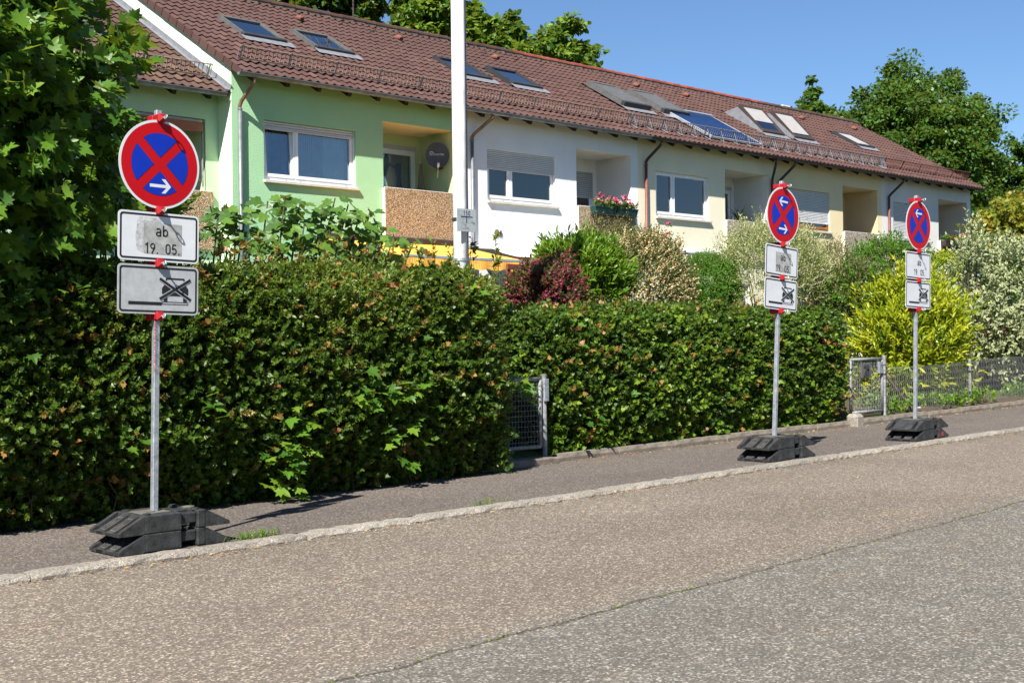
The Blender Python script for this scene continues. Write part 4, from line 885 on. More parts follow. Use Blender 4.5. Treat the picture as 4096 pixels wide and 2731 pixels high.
# ------------------------------------------------------------------ white mast with marker plate
ms = empty('white_mast', (8.98, 10.08, 0.2), 'tall white mast with a grey marker plate rising from the hedge', 'pole')
b = MB(); b.tube([(8.98, 10.08, 0.1), (8.98, 10.08, 3.2), (8.985, 10.08, 7.5)], 0.078, 24, r2=0.066); b.build('mast', M['pole'], ms, smooth=True)
b = MB(); b.tube([(9.052, 10.05, 0.3), (9.052, 10.05, 7.4)], 0.013, 8); b.build('conduit', M['steel_dull'], ms)
for z in (2.75, 2.33, 5.2):
    b = MB(); b.tube([(8.98, 10.08, z), (8.98, 10.08, z + 0.03)], 0.083, 24); b.build('strap', M['frame_dark'] if z == 2.75 else M['steel'], ms)
pc = Vector((8.965, 9.965, 2.745)); b = MB(); b.extr([(pc.x + x, pc.z + z) for x, z in rrect(0.262, 0.235, 0.012)], pc.y - 0.004, pc.y + 0.004, 'y'); mp_ = b.build('marker_plate', M['plate'], ms)
b = MB(); y = pc.y - 0.0052; b.box(pc.x - 0.078, pc.x + 0.082, y, y + 0.001, pc.z + 0.03, pc.z + 0.041); b.box(pc.x - 0.004, pc.x + 0.006, y, y + 0.001, pc.z - 0.03, pc.z + 0.0299); b.build('symbol', M['navy'], mp_)
b = MB(); text(b, '150', 0.05, y, pc.x - 0.045, pc.z + 0.048, 0.14, 1.0, 0.22); b.build('number', M['navy'], mp_)
b = MB(); text(b, '4', 0.046, y, pc.x + 0.062, pc.z - 0.034, 0.07); text(b, '3', 0.05, y, pc.x - 0.03, pc.z - 0.09, 0.1); b.build('worn_number', M['frame_grey'], mp_)
b = MB(); text(b, '8', 0.026, y, pc.x + 0.094, pc.z - 0.04, 0.16); text(b, '/4', 0.026, y, pc.x + 0.0, pc.z - 0.092, 0.1); b.build('small_number', M['navy'], mp_)
b = MB()
for (x0_, x1_, z0_, z1_) in ((-0.11, -0.06, 0.05, 0.096), (-0.095, -0.058, -0.03, 0.02), (-0.052, -0.01, -0.03, 0.02), (0.02, 0.05, -0.03, 0.02), (-0.072, -0.035, -0.092, -0.042)):
    strokes(b, [[(x0_, z0_), (x1_, z0_), (x1_, z1_), (x0_, z1_), (x0_, z0_)]], 0.0022, y, pc.x, pc.z, 1.0)
b.build('number_slots', M['steel'], mp_)
b = MB(); b.box(pc.x - 0.03, pc.x + 0.05, pc.y + 0.004, 10.02, pc.z - 0.02, pc.z + 0.02); b.build('bracket', M['steel_dull'], ms)
# ------------------------------------------------------------------ foliage helpers
def T_leaf(kind):
    """leaf template: verts (x across, y along the leaf, z up), faces, rim value per vertex"""
    if kind == 'oval':   # privet, generic
        v = [(0, 0, 0), (-.2, .3, .05), (0, .35, 0), (.2, .3, .05), (-.19, .65, .03), (0, .7, -.02), (.19, .65, .03), (0, 1, -.08)]
        f = [(0, 2, 1), (0, 3, 2), (1, 2, 5, 4), (2, 3, 6, 5), (4, 5, 7), (5, 6, 7)]; rim = [0, 1, 0, 1, 1, 0, 1, 1]
    elif kind == 'lite':
        v = [(0, 0, 0), (-.24, .45, .05), (0, 1, -.06), (.24, .45, .05)]; f = [(0, 3, 2, 1)]; rim = [0, 1, 1, 1]
    elif kind == 'round':
        v = [(0, 0, 0), (-.34, .35, .05), (-.28, .75, .03), (0, 1, -.05), (.28, .75, .03), (.34, .35, .05)]; f = [(0, 5, 4, 3, 2, 1)]; rim = [0, 1, 1, 1, 1, 1]
    elif kind == 'lance':
        v = [(0, 0, 0), (-.13, .35, .04), (0, .4, 0), (.13, .35, .04), (-.11, .7, .02), (0, .72, -.03), (.11, .7, .02), (0, 1, -.12)]
        f = [(0, 2, 1), (0, 3, 2), (1, 2, 5, 4), (2, 3, 6, 5), (4, 5, 7), (5, 6, 7)]; rim = [0, 1, 0, 1, 1, 0, 1, 1]
    elif kind in ('maple', 'ivy', 'fig'):
        if kind == 'maple': P = [(0, 0), (.18, .02), (.42, -.06), (.36, .16), (.62, .34), (.4, .4), (.44, .62), (.2, .52), (.14, .76), (0, 1)]
        elif kind == 'ivy': P = [(0, 0), (.3, -.02), (.5, .22), (.3, .4), (.34, .62), (.12, .66), (0, 1)]
        else: P = [(0, .05), (.28, .0), (.36, .22), (.28, .34), (.42, .62), (.2, .58), (.16, .85), (0, 1)]
        left = [(-x, y) for x, y in P[-2:0:-1]]; ring = P + left
        v = [(0, .35, -.02)] + [(x, y, .05 * abs(x) * 2 - .1 * (y - .3) ** 2) for x, y in ring]; n = len(ring); f = [(0, 1 + k, 1 + (k + 1) % n) for k in range(n)]; rim = [0] + [1] * n
    elif kind == 'blade':
        v = [(-.03, 0, 0), (.03, 0, 0), (-.035, .4, .02), (.035, .4, .02), (-.02, .75, -.03), (.02, .75, -.03), (0, 1, -.14)]; f = [(0, 1, 3, 2), (2, 3, 5, 4), (4, 5, 6)]; rim = [0] * 7
    elif kind == 'petal':
        v = [(0, 0, .0), (-.5, .1, .1), (-.3, .6, .2), (.3, .6, .2), (.5, .1, .1), (.25, -.45, .15), (-.25, -.45, .15)]; f = [(0, 4, 3), (0, 3, 2), (0, 2, 1), (0, 1, 6), (0, 6, 5), (0, 5, 4)]; rim = [0] + [1] * 6
    return np.array(v, float), f, np.array(rim, float)
def unit(a): return a / np.maximum(1e-9, np.linalg.norm(a, axis=-1, keepdims=True))
def leaves(name, kind, P, A, N, size, mat, parent, rnd=None, stuff=True, wide=1.0):
    """one mesh of many leaves. P base, A leaf axis, N upper side, size length"""
    v, f, rim = T_leaf(kind); n = len(P); size = np.broadcast_to(size, (n,)); A = unit(A); N = unit(N - A * (N * A).sum(1, keepdims=True)); B = np.cross(A, N)
    V = P[:, None, :] + size[:, None, None] * (v[None, :, 0, None] * B[:, None, :] * wide + v[None, :, 1, None] * A[:, None, :] + v[None, :, 2, None] * N[:, None, :])
    m = len(v); off = np.array(wloc(parent)[:]) if parent else np.zeros(3); V = (V - off).reshape(-1, 3)
    lens = np.array([len(q) for q in f]); flat_ = np.concatenate([np.array(q) for q in f])
    me = bpy.data.meshes.new(name); me.vertices.add(len(V)); me.vertices.foreach_set('co', V.astype(np.float32).ravel())
    idx = (flat_[None, :] + (np.arange(n) * m)[:, None]).ravel(); L_ = np.tile(lens, n)
    me.loops.add(len(idx)); me.loops.foreach_set('vertex_index', idx.astype(np.int32)); me.polygons.add(len(L_)); me.polygons.foreach_set('loop_start', np.concatenate([[0], np.cumsum(L_)[:-1]]).astype(np.int32))
    rnd = RNG.random(n) if rnd is None else rnd
    a = me.attributes.new('rnd', 'FLOAT', 'POINT'); a.data.foreach_set('value', np.repeat(rnd, m).astype(np.float32))
    a = me.attributes.new('rim', 'FLOAT', 'POINT'); a.data.foreach_set('value', np.tile(rim, n).astype(np.float32))
    me.materials.append(mat); me.update(calc_edges=True)
    o = link(bpy.data.objects.new(name, me), parent)
    if stuff: o['kind'] = 'stuff'
    return o
def shoots(P, Dr, length, nl, size, spread=0.9, jit=0.25):
    """leaves along short shoots: arrays of leaf base, axis, normal, size, rnd"""
    n = len(P); Dr = unit(Dr); length = np.broadcast_to(length, (n,)); t = (np.arange(nl) + 0.6) / nl
    ref = unit(RNG.normal(size=(n, 3))); X = unit(np.cross(Dr, ref)); Y = np.cross(Dr, X)
    ang = (np.arange(nl) * 2.4)[None, :] + RNG.random((n, 1)) * 6.28
    side = np.cos(ang)[..., None] * X[:, None] + np.sin(ang)[..., None] * Y[:, None]
    LP = P[:, None] + Dr[:, None] * (length[:, None] * t[None, :])[..., None]
    sp = spread * (1.15 - 0.6 * t)[None, :, None]
    AX = Dr[:, None] * np.cos(sp) + side * np.sin(sp) + RNG.normal(size=(n, nl, 3)) * jit * 0.5
    NN = Dr[:, None] * np.sin(sp) - side * np.cos(sp) + RNG.normal(size=(n, nl, 3)) * jit + np.array([0, 0, 0.35])
    SZ = np.broadcast_to(size, (n,))[:, None] * (0.75 + 0.5 * RNG.random((n, nl)))
    r = np.clip(RNG.random((n, 1)) * 0.7 + RNG.random((n, nl)) * 0.3, 0, 1)
    return LP.reshape(-1, 3), AX.reshape(-1, 3), NN.reshape(-1, 3), SZ.ravel(), r.ravel()
def vnoise(P, scale, seed=0):
    """cheap smooth noise in -1..1"""
    rs = np.random.default_rng(seed); o = np.zeros(len(P))
    for k in range(5):
        w = rs.normal(size=3) * scale * (1 + 0.5 * k); o += np.sin(P @ w + rs.random() * 6.28) / (1 + 0.4 * k)
    return o / 2.4
def sphere_dirs(n, zmin=-0.6):
    d = unit(RNG.normal(size=(n * 3, 3))); d = d[d[:, 2] > zmin][:n]; return d
def blob_points(n, c, r, seed=0, lump=0.16, zmin=-0.6, depth_=0.35, front=0.0):
    """points in the outer layer of a lumpy ellipsoid; returns points and outward directions"""
    d = sphere_dirs(int(n * 1.6), zmin)
    if front: d = d[(d @ np.array([-_c, -_s, 0.15])) > -front]
    d = d[:n]; k = 1 + lump * vnoise(d * 2.2, 2.2, seed) + lump * 0.6 * vnoise(d * 5, 2.0, seed + 5)
    q = 1 - depth_ * RNG.random(len(d)) ** 2.2
    P = np.array(c)[None] + d * np.array(r)[None] * (k * q)[:, None]
    return P, unit(d / np.array(r)[None])
def twigs(name, pts, mat, parent, r=0.006, n=4):
    b = MB()
    for p in pts: b.tube(p, r, n, caps=False, r2=r * 0.4)
    return b.build(name, mat, parent, kind='stuff')
G = lambda *a: list(zip([i / (len(a) - 1) for i in range(len(a))], a))
L = {}
L['privet'] = leafmat('privet_leaf', G((0.022, 0.05, 0.008), (0.045, 0.09, 0.011), (0.075, 0.13, 0.015), (0.125, 0.175, 0.02)), 0.26, 0.42)
L['privet_tip'] = leafmat('privet_new_leaf', G((0.06, 0.12, 0.018), (0.1, 0.17, 0.025), (0.16, 0.2, 0.03), (0.2, 0.17, 0.04)), 0.35, 0.4)
L['redtip'] = leafmat('reddish_young_leaf', G((0.16, 0.05, 0.02), (0.24, 0.1, 0.035), (0.3, 0.16, 0.05), (0.22, 0.2, 0.03)), 0.3, 0.45)
L['ivy'] = leafmat('ivy_leaf', G((0.018, 0.045, 0.008), (0.036, 0.082, 0.011), (0.065, 0.125, 0.014), (0.13, 0.2, 0.022)), 0.25, 0.42)
L['ivy_bright'] = leafmat('bright_ivy_leaf', G((0.07, 0.15, 0.015), (0.13, 0.23, 0.02), (0.2, 0.27, 0.025)), 0.35, 0.4)
L['maple'] = leafmat('maple_leaf', G((0.03, 0.085, 0.01), (0.05, 0.13, 0.014), (0.085, 0.19, 0.018), (0.15, 0.23, 0.02)), 0.34, 0.42)
L['fig'] = leafmat('fig_leaf', G((0.045, 0.11, 0.02), (0.07, 0.15, 0.025), (0.11, 0.2, 0.03)), 0.3, 0.38)
L['laurel'] = leafmat('laurel_leaf', G((0.05, 0.13, 0.012), (0.1, 0.2, 0.015), (0.17, 0.27, 0.02)), 0.32, 0.3)
L['yellow'] = leafmat('yellow_laurel_leaf', G((0.08, 0.16, 0.01), (0.22, 0.29, 0.012), (0.34, 0.37, 0.015), (0.42, 0.42, 0.03)), 0.35, 0.32)
L['vari'] = leafmat('variegated_leaf', G((0.09, 0.16, 0.05), (0.14, 0.22, 0.08), (0.2, 0.27, 0.11)), 0.3, 0.45, rim=(0.56, 0.56, 0.32, 1))
L['willow'] = leafmat('pale_variegated_leaf', G((0.09, 0.15, 0.03), (0.2, 0.26, 0.06), (0.42, 0.42, 0.22), (0.58, 0.48, 0.38)), 0.3, 0.5)
L['spirea'] = leafmat('small_green_leaf', G((0.025, 0.055, 0.012), (0.05, 0.09, 0.02), (0.09, 0.13, 0.03)), 0.25, 0.5)
L['cream'] = leafmat('cream_blossom', G((0.3, 0.2, 0.1), (0.45, 0.34, 0.17), (0.58, 0.5, 0.3)), 0.2, 0.7)
L['purple'] = leafmat('crimson_blossom', G((0.1, 0.012, 0.025), (0.2, 0.025, 0.05), (0.34, 0.07, 0.11)), 0.25, 0.6)
L['purple_leaf'] = leafmat('dark_purple_leaf', G((0.03, 0.025, 0.012), (0.05, 0.04, 0.015), (0.07, 0.08, 0.02)), 0.25, 0.5)
L['box'] = leafmat('fresh_green_leaf', G((0.03, 0.1, 0.008), (0.06, 0.16, 0.012), (0.1, 0.22, 0.018)), 0.3, 0.45)
L['dull'] = leafmat('dull_brown_green_leaf', G((0.05, 0.06, 0.02), (0.1, 0.11, 0.035), (0.17, 0.14, 0.06), (0.2, 0.12, 0.07)), 0.25, 0.6)
L['conifer'] = leafmat('conifer_spray', G((0.02, 0.06, 0.012), (0.035, 0.1, 0.016), (0.07, 0.15, 0.02)), 0.2, 0.5)
L['tree'] = leafmat('tree_leaf', G((0.022, 0.058, 0.01), (0.035, 0.088, 0.014), (0.055, 0.125, 0.018), (0.085, 0.16, 0.022)), 0.28, 0.45)
L['birch'] = leafmat('birch_leaf', G((0.05, 0.1, 0.03), (0.08, 0.14, 0.045), (0.12, 0.19, 0.06)), 0.35, 0.45)
L['walnut'] = leafmat('light_tree_leaf', G((0.035, 0.085, 0.012), (0.065, 0.14, 0.018), (0.11, 0.2, 0.025), (0.17, 0.24, 0.03)), 0.32, 0.42)
L['acer'] = leafmat('yellow_maple_leaf', G((0.07, 0.12, 0.015), (0.15, 0.19, 0.02), (0.25, 0.24, 0.025), (0.3, 0.17, 0.03)), 0.35, 0.45)
L['cover'] = leafmat('ground_cover_leaf', G((0.05, 0.12, 0.012), (0.1, 0.2, 0.018), (0.19, 0.28, 0.02)), 0.3, 0.4)
L['white'] = leafmat('white_petal', G((0.65, 0.65, 0.62), (0.75, 0.75, 0.72)), 0.2, 0.6)
L['pink'] = leafmat('pink_petal', G((0.6, 0.02, 0.14), (0.68, 0.06, 0.22), (0.75, 0.4, 0.5), (0.78, 0.68, 0.7)), 0.25, 0.6)
L['redpetal'] = leafmat('red_petal', G((0.55, 0.02, 0.05), (0.62, 0.03, 0.12)), 0.25, 0.6)
L['litter'] = leafmat('dry_leaf', G((0.2, 0.09, 0.03), (0.34, 0.19, 0.06), (0.42, 0.3, 0.12)), 0.1, 0.8)
L['moss'] = leafmat('moss_blade', G((0.08, 0.12, 0.015), (0.16, 0.18, 0.02)), 0.2, 0.7)

# ------------------------------------------------------------------ the two clipped hedges
def hedge(name, label, x0, x1, yf, yb, ztop, n_sh, kind, size, mats, seed, bulge=0.12, under=0.3, tips=0, ends=(True, True)):
    """clipped hedge: outer layer of leafy shoots round a dark twiggy middle"""
    gz_ = walk_z((x0 + x1) / 2); h = empty(name, ((x0 + x1) / 2, yf + 0.5, gz_), label, 'hedge')
    H_ = ztop - gz_; W = yb - yf; Lx = x1 - x0
    areas = np.array([Lx * H_, Lx * W * 0.9, W * H_ * 0.7, W * H_ * 0.7]); pick = RNG.choice(4, n_sh, p=areas / areas.sum()); u, w = RNG.random(n_sh), RNG.random(n_sh)
    P = np.zeros((n_sh, 3)); N = np.zeros((n_sh, 3))
    m = pick == 0; P[m] = np.c_[x0 + Lx * u[m], np.full(m.sum(), yf), H_ * w[m]]; N[m] = (0, -1, 0.12)
    m = pick == 1; P[m] = np.c_[x0 + Lx * u[m], yf + W * w[m], np.full(m.sum(), H_)]; N[m] = (0, -0.1, 1)
    m = pick == 2; P[m] = np.c_[np.full(m.sum(), x0), yf + W * u[m], H_ * w[m]]; N[m] = (-1, 0, 0.1)
    m = pick == 3; P[m] = np.c_[np.full(m.sum(), x1), yf + W * u[m], H_ * w[m]]; N[m] = (1, 0, 0.1)
    # round the upper edges and ends, tuck the foot in, make the surface lumpy
    zz = P[:, 2] / H_; r = 0.22; dy = np.clip((P[:, 2] - (H_ - r)) / r, 0, 1); P[:, 1] += np.where(P[:, 1] < yf + 0.3, 0.16 * dy ** 2, 0)
    P[:, 1] += under * np.clip(0.32 - zz, 0, 1) / 0.32 * (pick == 0) * 0.75 - bulge * np.sin(np.clip(zz, 0, 1) * math.pi) * (pick == 0)
    de = np.minimum(P[:, 0] - x0, x1 - P[:, 0]); P[:, 1] += np.where(pick == 0, 0.25 * np.clip(1 - de / 0.3, 0, 1) ** 2, 0); P[:, 2] -= np.where(pick == 1, 0.14 * np.clip(1 - de / 0.35, 0, 1) ** 2 + 0.12 * np.clip(1 - (P[:, 1] - yf) / 0.2, 0, 1) ** 2, 0)
    lump = 0.05 * vnoise(P, 2.2, seed) + 0.045 * vnoise(P, 6.0, seed + 1) + 0.03 * vnoise(P, 13.0, seed + 2)
    P += N * lump[:, None]; depth_ = RNG.random(n_sh) ** 1.6 * 0.24; P -= unit(N) * depth_[:, None]
    P[:, 2] += gz_ + SLOPE * (P[:, 0] - (x0 + x1) / 2)
    Dr = unit(N) * 0.8 + np.array([0, 0, 0.35]) + RNG.normal(size=(n_sh, 3)) * 0.55
    patch = vnoise(P, 1.3, seed + 9)
    for q, (nm, kd, mt, sel, sz) in enumerate(mats):
        k = sel(P, pick, patch, u, w); idx = np.where(k)[0]
        if len(idx) == 0: continue
        a = shoots(P[idx], Dr[idx], RNG.uniform(0.06, 0.13, len(idx)) * sz / 0.04, 7 if kd != 'maple' else 4, sz)
        leaves(nm, kd, a[0], a[1], a[2], a[3], L[mt], h, a[4])
    # dark middle: bare twigs and an opaque twiggy mass
    tw = []
    for _ in range(int(Lx * 60)):
        x = random.uniform(x0 + 0.1, x1 - 0.1); y = random.uniform(yf + 0.12, yf + 0.4); z = gz_ + random.uniform(0, 0.4) * H_; p = Vector((x, y, z)); pts = [p]
        for _k in range(4): p = p + Vector((random.uniform(-.14, .14), random.uniform(-.09, .05), random.uniform(0.05, 0.3))); pts.append(p)
        if p.z < gz_ + H_ - 0.1: tw.append(pts)
    twigs('twigs', tw, M['twig'], h, 0.007)
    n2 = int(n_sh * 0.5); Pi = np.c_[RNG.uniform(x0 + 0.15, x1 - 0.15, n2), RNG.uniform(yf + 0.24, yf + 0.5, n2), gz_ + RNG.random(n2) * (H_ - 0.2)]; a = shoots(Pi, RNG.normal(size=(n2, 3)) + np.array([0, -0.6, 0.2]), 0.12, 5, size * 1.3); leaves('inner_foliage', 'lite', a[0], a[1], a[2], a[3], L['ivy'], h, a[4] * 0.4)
    b = MB(); b.box(x0 + 0.25, x1 - 0.25, yf + 0.52, yb - 0.25, gz_ - 0.1, gz_ + H_ - 0.3); b.build('dense_core', M['twig'], h)
    return h
h1 = hedge('privet_hedge', 'long tall clipped hedge with reddish young leaves behind the left sign', 1.4, 8.97, 9.34, 10.7, 2.08, 24000, 'oval', 0.042, [
    ('foliage', 'oval', 'privet', lambda P, k, n, u, w: (n < 0.55) & ~((w > 0.93) & (k == 0) & (u > 0.3)), 0.037),
    ('light_foliage', 'oval', 'privet_tip', lambda P, k, n, u, w: (((k == 1) & (u > 0.45)) | ((k == 0) & (w > 0.72) & (u > 0.4))) & (RNG.random(len(u)) < 0.75), 0.04),
    ('ivy_foliage', 'ivy', 'ivy', lambda P, k, n, u, w: (n >= 0.1) | ((k == 0) & (w < 0.4) & (RNG.random(len(u)) < 0.5)), 0.041),
    ('reddish_foliage', 'ivy', 'redtip', lambda P, k, n, u, w: (RNG.random(len(u)) < 0.045) & (k < 2), 0.05)], 3)
h2 = hedge('ivy_hedge', 'lower clipped hedge overgrown with ivy between the two gates', 10.0, 15.95, 9.84, 11.0, 1.82, 19000, 'ivy', 0.05, [
    ('foliage', 'ivy', 'ivy', lambda P, k, n, u, w: np.ones(len(u), bool), 0.041),
    ('light_foliage', 'oval', 'privet_tip', lambda P, k, n, u, w: (k == 1) & (RNG.random(len(u)) < 0.6), 0.042),
    ('bright_ivy', 'ivy', 'ivy_bright', lambda P, k, n, u, w: (k == 0) & (RNG.random(len(u)) < 0.06 + 0.9 * np.clip(0.33 - w, 0, 1) + 0.16 * (n > 0.45)), 0.055),
    ('reddish_foliage', 'ivy', 'redtip', lambda P, k, n, u, w: (RNG.random(len(u)) < 0.03) & (k < 2), 0.055)], 23, bulge=0.06, under=0.12)
# large maple leaves grown through the hedges: each a leaf of its own
def big_leaf_mesh(kind, size, mat, name='leaf'):
    v, f, rim = T_leaf(kind); out = []
    for k in range(4):
        rs = np.random.default_rng(k + 50); vv = v * size; vv[:, 2] += size * 0.12 * (np.abs(vv[:, 0]) / size) * rs.uniform(-1, 1) - size * 0.16 * (vv[:, 1] / size) ** 2 * rs.uniform(0, 1)
        me = bpy.data.meshes.new(name); me.from_pydata(vv.tolist(), [], [list(q) for q in f]); a = me.attributes.new('rnd', 'FLOAT', 'POINT'); a.data.foreach_set('value', np.full(len(v), (k + 0.5) / 4, np.float32)); a = me.attributes.new('rim', 'FLOAT', 'POINT'); a.data.foreach_set('value', rim.astype(np.float32))
        me.materials.append(mat); me.update(); out.append(me)
    return out
def put_leaf(meshes, parent, p, axis, up, scale, name='leaf'):
    A = Vector(axis).normalized(); N = Vector(up); N = (N - A * N.dot(A)); N = N.normalized() if N.length > 1e-3 else A.orthogonal().normalized(); B = A.cross(N)
    o = link(bpy.data.objects.new(name, random.choice(meshes)), parent); m = Matrix((B, A, N)).transposed(); o.rotation_euler = m.to_euler(); o.location = Vector(p) - wloc(parent); o.scale = (scale,) * 3; return o
mapl = big_leaf_mesh('maple', 0.13, L['maple'])
def spray(h, px, py, Y, n, spread, size=1.0):
    c = onY(px, py, Y)
    for k in range(n):
        p = c + Vector((random.gauss(0, spread), random.uniform(-.1, .04), random.gauss(0, spread)))
        put_leaf(mapl, h, p, (random.uniform(-.7, .7), -0.75, random.uniform(-.6, .3)), (random.uniform(-.5, .2), -0.6, 0.8), size * random.uniform(0.6, 1.15))
for a in ((650, 1050, 9.2, 22, 0.13), (690, 990, 9.2, 16, 0.12), (660, 1090, 9.25, 14, 0.1), (860, 920, 9.2, 24, 0.14), (980, 900, 9.2, 14, 0.12), (1000, 820, 9.25, 10, 0.12), (1085, 700, 9.3, 8, 0.09), (480, 940, 9.2, 10, 0.09), (330, 1000, 9.2, 6, 0.08), (1100, 880, 9.3, 12, 0.1), (940, 1010, 9.2, 12, 0.12), (1195, 895, 9.55, 9, 0.07), (30, 730, 9.2, 12, 0.12), (180, 680, 9.25, 8, 0.1)): spray(h1, *a)
for a in ((1350, 970, 9.75, 9, 0.1, 0.8), (1460, 900, 9.78, 8, 0.12, 0.8), (1560, 870, 9.78, 6, 0.1, 0.8), (1330, 780, 9.8, 6, 0.09, 0.8), (1700, 900, 9.78, 7, 0.12, 0.7), (1290, 730, 9.8, 5, 0.08, 0.8), (1840, 780, 9.8, 6, 0.1, 0.7)): spray(h2, *a)
# long rose and maple shoots standing out of the hedge top
tw = []; LP = []
for px, py, ht in ((1085, 545, 0.0), (1135, 540, 0.0), (1062, 590, 0.1), (1000, 560, 0.1), (960, 572, 0.1), (905, 556, 0.1), (845, 560, 0.1), (780, 563, 0.1), (700, 560, 0.1), (640, 565, 0.1), (560, 548, 0.1), (505, 540, 0.1), (1150, 585, 0.1), (600, 552, 0.1), (740, 552, 0.1), (880, 575, 0.1), (930, 580, 0.1), (1030, 575, 0.1), (520, 565, .1), (480, 575, .1), (665, 580, .1), (820, 585, .1)):
    t_ = onY(px, py, 10.25); b_ = Vector((t_.x + random.uniform(-.12, .12), 10.3, 2.0)); m_ = (t_ + b_) / 2 + Vector((random.uniform(-.05, .05), 0, 0.03)); tw.append([b_, m_, t_])
    for k in range(5): LP.append((b_.lerp(t_, 0.25 + 0.75 * (k + 0.5) / 5), (t_ - b_)))
twigs('long_shoots', tw, M['twig'], h1, 0.006)
Pp = np.array([p[:] for p, d in LP]); Dd = np.array([d[:] for p, d in LP]); a = shoots(Pp, Dd + RNG.normal(size=Dd.shape) * 0.3, 0.1, 7, 0.06, 1.2); leaves('shoot_leaves', 'oval', a[0], a[1], a[2], a[3], L['privet_tip'], h1, a[4])
a = shoots(Pp[::3], Dd[::3] + RNG.normal(size=Dd[::3].shape) * 0.4, 0.08, 6, 0.06, 1.2); leaves('red_shoot_leaves', 'ivy', a[0], a[1], a[2], a[3], L['redtip'], h1, a[4])
# ------------------------------------------------------------------ gates and wire fence
def wire_gate(label, x0, x1, y, z0, z1, mat, wmat, lock_right=True):
    g = empty('garden_gate', ((x0 + x1) / 2, y, z0 - 0.08), label, 'gate', 'wire garden gates')
    r = 0.021
    for (n, a, c) in (('stile', (x0, y, z0), (x0, y, z1)), ('stile', (x1, y, z0), (x1, y, z1)), ('rail', (x0, y, z0), (x1, y, z0)), ('rail', (x0, y, z1), (x1, y, z1))):
        b = MB(); b.tube([a, c], r, 10); b.build(n, mat, g, smooth=True)
    b = MB(); n = int((x1 - x0) / 0.046)
    for i in range(1, n):
        x = x0 + (x1 - x0) * i / n; b.tube([(x + 0.004 * (-1) ** k, y + 0.004 * (-1) ** (k + i), z0 + (z1 - z0) * k / 16) for k in range(17)], 0.0032, 4, caps=False)
    m = int((z1 - z0) / 0.052)
    for i in range(1, m):
        z = z0 + (z1 - z0) * i / m; b.tube([(x0 + (x1 - x0) * k / 16, y + 0.004 * (-1) ** (k + i), z) for k in range(17)], 0.0032, 4, caps=False)
    b.build('wire_mesh', wmat, g, kind='stuff')
    return g
g1 = wire_gate('dark wire mesh gate in shade in the gap between the two hedges', 8.87, 9.84, 9.8, 0.37, 1.09, M['steel_dull'], M['wire'])
b = MB(); b.tube([(9.905, 9.8, 0.15), (9.905, 9.8, 1.13)], 0.026, 10); b.tube([(9.905, 9.8, 1.128), (9.905, 9.8, 1.14)], 0.03, 10); b.build('gate_post', M['steel_dull'], g1)
b = MB(); b.bbox(9.865, 9.935, 9.755, 9.775, 0.85, 1.09, 0.004); b.build('lock_case', M['steel'], g1)
b = MB(); b.tube([(8.82, 9.8, 0.15), (8.82, 9.8, 1.1)], 0.026, 10); b.build('hinge_post', M['steel_dull'], g1)
g2 = wire_gate('sunlit wire mesh gate with the number plate 28 beside the yellow shrub', 16.15, 16.99, 9.9, 0.44, 1.19, M['steel_dull'], M['steel_dull'])
b = MB(); b.bbox(16.36, 16.62, 9.855, 9.87, 0.93, 1.14, 0.004); np_ = b.build('number_plate', M['frame_grey'], g2)
b = MB(); text(b, '28', 0.15, 9.846, 16.43, 0.96, 0.2, 0.8, 0.1, 0.01); b.build('number', M['frame_dark'], np_)
b = MB(); b.bbox(16.86, 16.965, 9.86, 9.895, 0.98, 1.15, 0.004); lk = b.build('lock_case', M['steel'], g2)
b = MB(); b.tube([(16.92, 9.86, 1.1), (16.92, 9.82, 1.1), (17.02, 9.81, 1.1)], 0.008, 6); b.build('handle', M['frame_dark'], lk)
b = MB(); b.tube([(17.06, 9.9, 0.2), (17.06, 9.9, 1.24)], 0.028, 10); b.build('gate_post', M['steel_dull'], g2)
for k in range(6):
    b = MB(); z = 0.42 + k * 0.12; b.tube([(17.06, 9.9, z), (17.06, 9.9, z + 0.006)], 0.03, 10); b.build('tie_wire', M['frame_grey'], g2)
b = MB(); b.bbox(16.9, 17.2, 9.8, 9.98, 0.2, 0.345, 0.02); b.build('footing', M['border'], g2)
for (nm, lb, x0_, x1_, ya, yb, mt) in (('gate_step', 'concrete step under the shaded gate between the hedges', 8.75, 9.95, 9.62, 10.3, 'border'), ('gate_step', 'concrete step under the sunlit gate with number plate', 16.05, 17.3, 9.72, 10.4, 'border')):
    b = MB(); b.bbox(x0_, x1_, ya, yb, walk_z(x0_) - 0.1, walk_z(x0_) + 0.075, 0.012); o = b.build(nm, M[mt]); recentre(o); tag(o, lb, 'step')
b = MB(); b.bbox(15.8, 16.02, 9.6, 9.78, walk_z(15.9) - 0.05, walk_z(15.9) + 0.17, 0.04); o = b.build('granite_block', M['granite']); recentre(o); tag(o, 'small rough granite block at the foot of the ivy hedge by the gate', 'stone')
fe = empty('wire_fence', (20, 9.95, 0.3), 'sagging chain-link fence with steel posts in front of the shrubs', 'fence')
fx0, fx1 = 17.1, 25.0
def fz0(x): return 0.34 + SLOPE * (x - 17)
def fz1(x): return 1.07 + SLOPE * (x - 17) - 0.03 * math.sin((x - 17.1) * 1.16)
b = MB(); st = 0.058; n = int((fx1 - fx0) / st); hN = 7
for i in range(-hN * 2, n + 1):
    for sg in (1, -1):
        pts = []
        for k in range(2 * hN + 1):
            f = k / (2 * hN); x = fx0 + (i + (f if sg > 0 else 1 - f) * hN * 2 * 0.5 * 1.0) * st * 1.0
            if fx0 <= x <= fx1: pts.append((x + 0.004 * (-1) ** k, 9.95 + 0.006 * (-1) ** (k + (sg > 0)), fz0(x) + (fz1(x) - fz0(x)) * f))
        if len(pts) > 1: b.tube(pts, 0.0016, 3, caps=False)
b.build('wire_mesh', M['wire'], fe, kind='stuff')
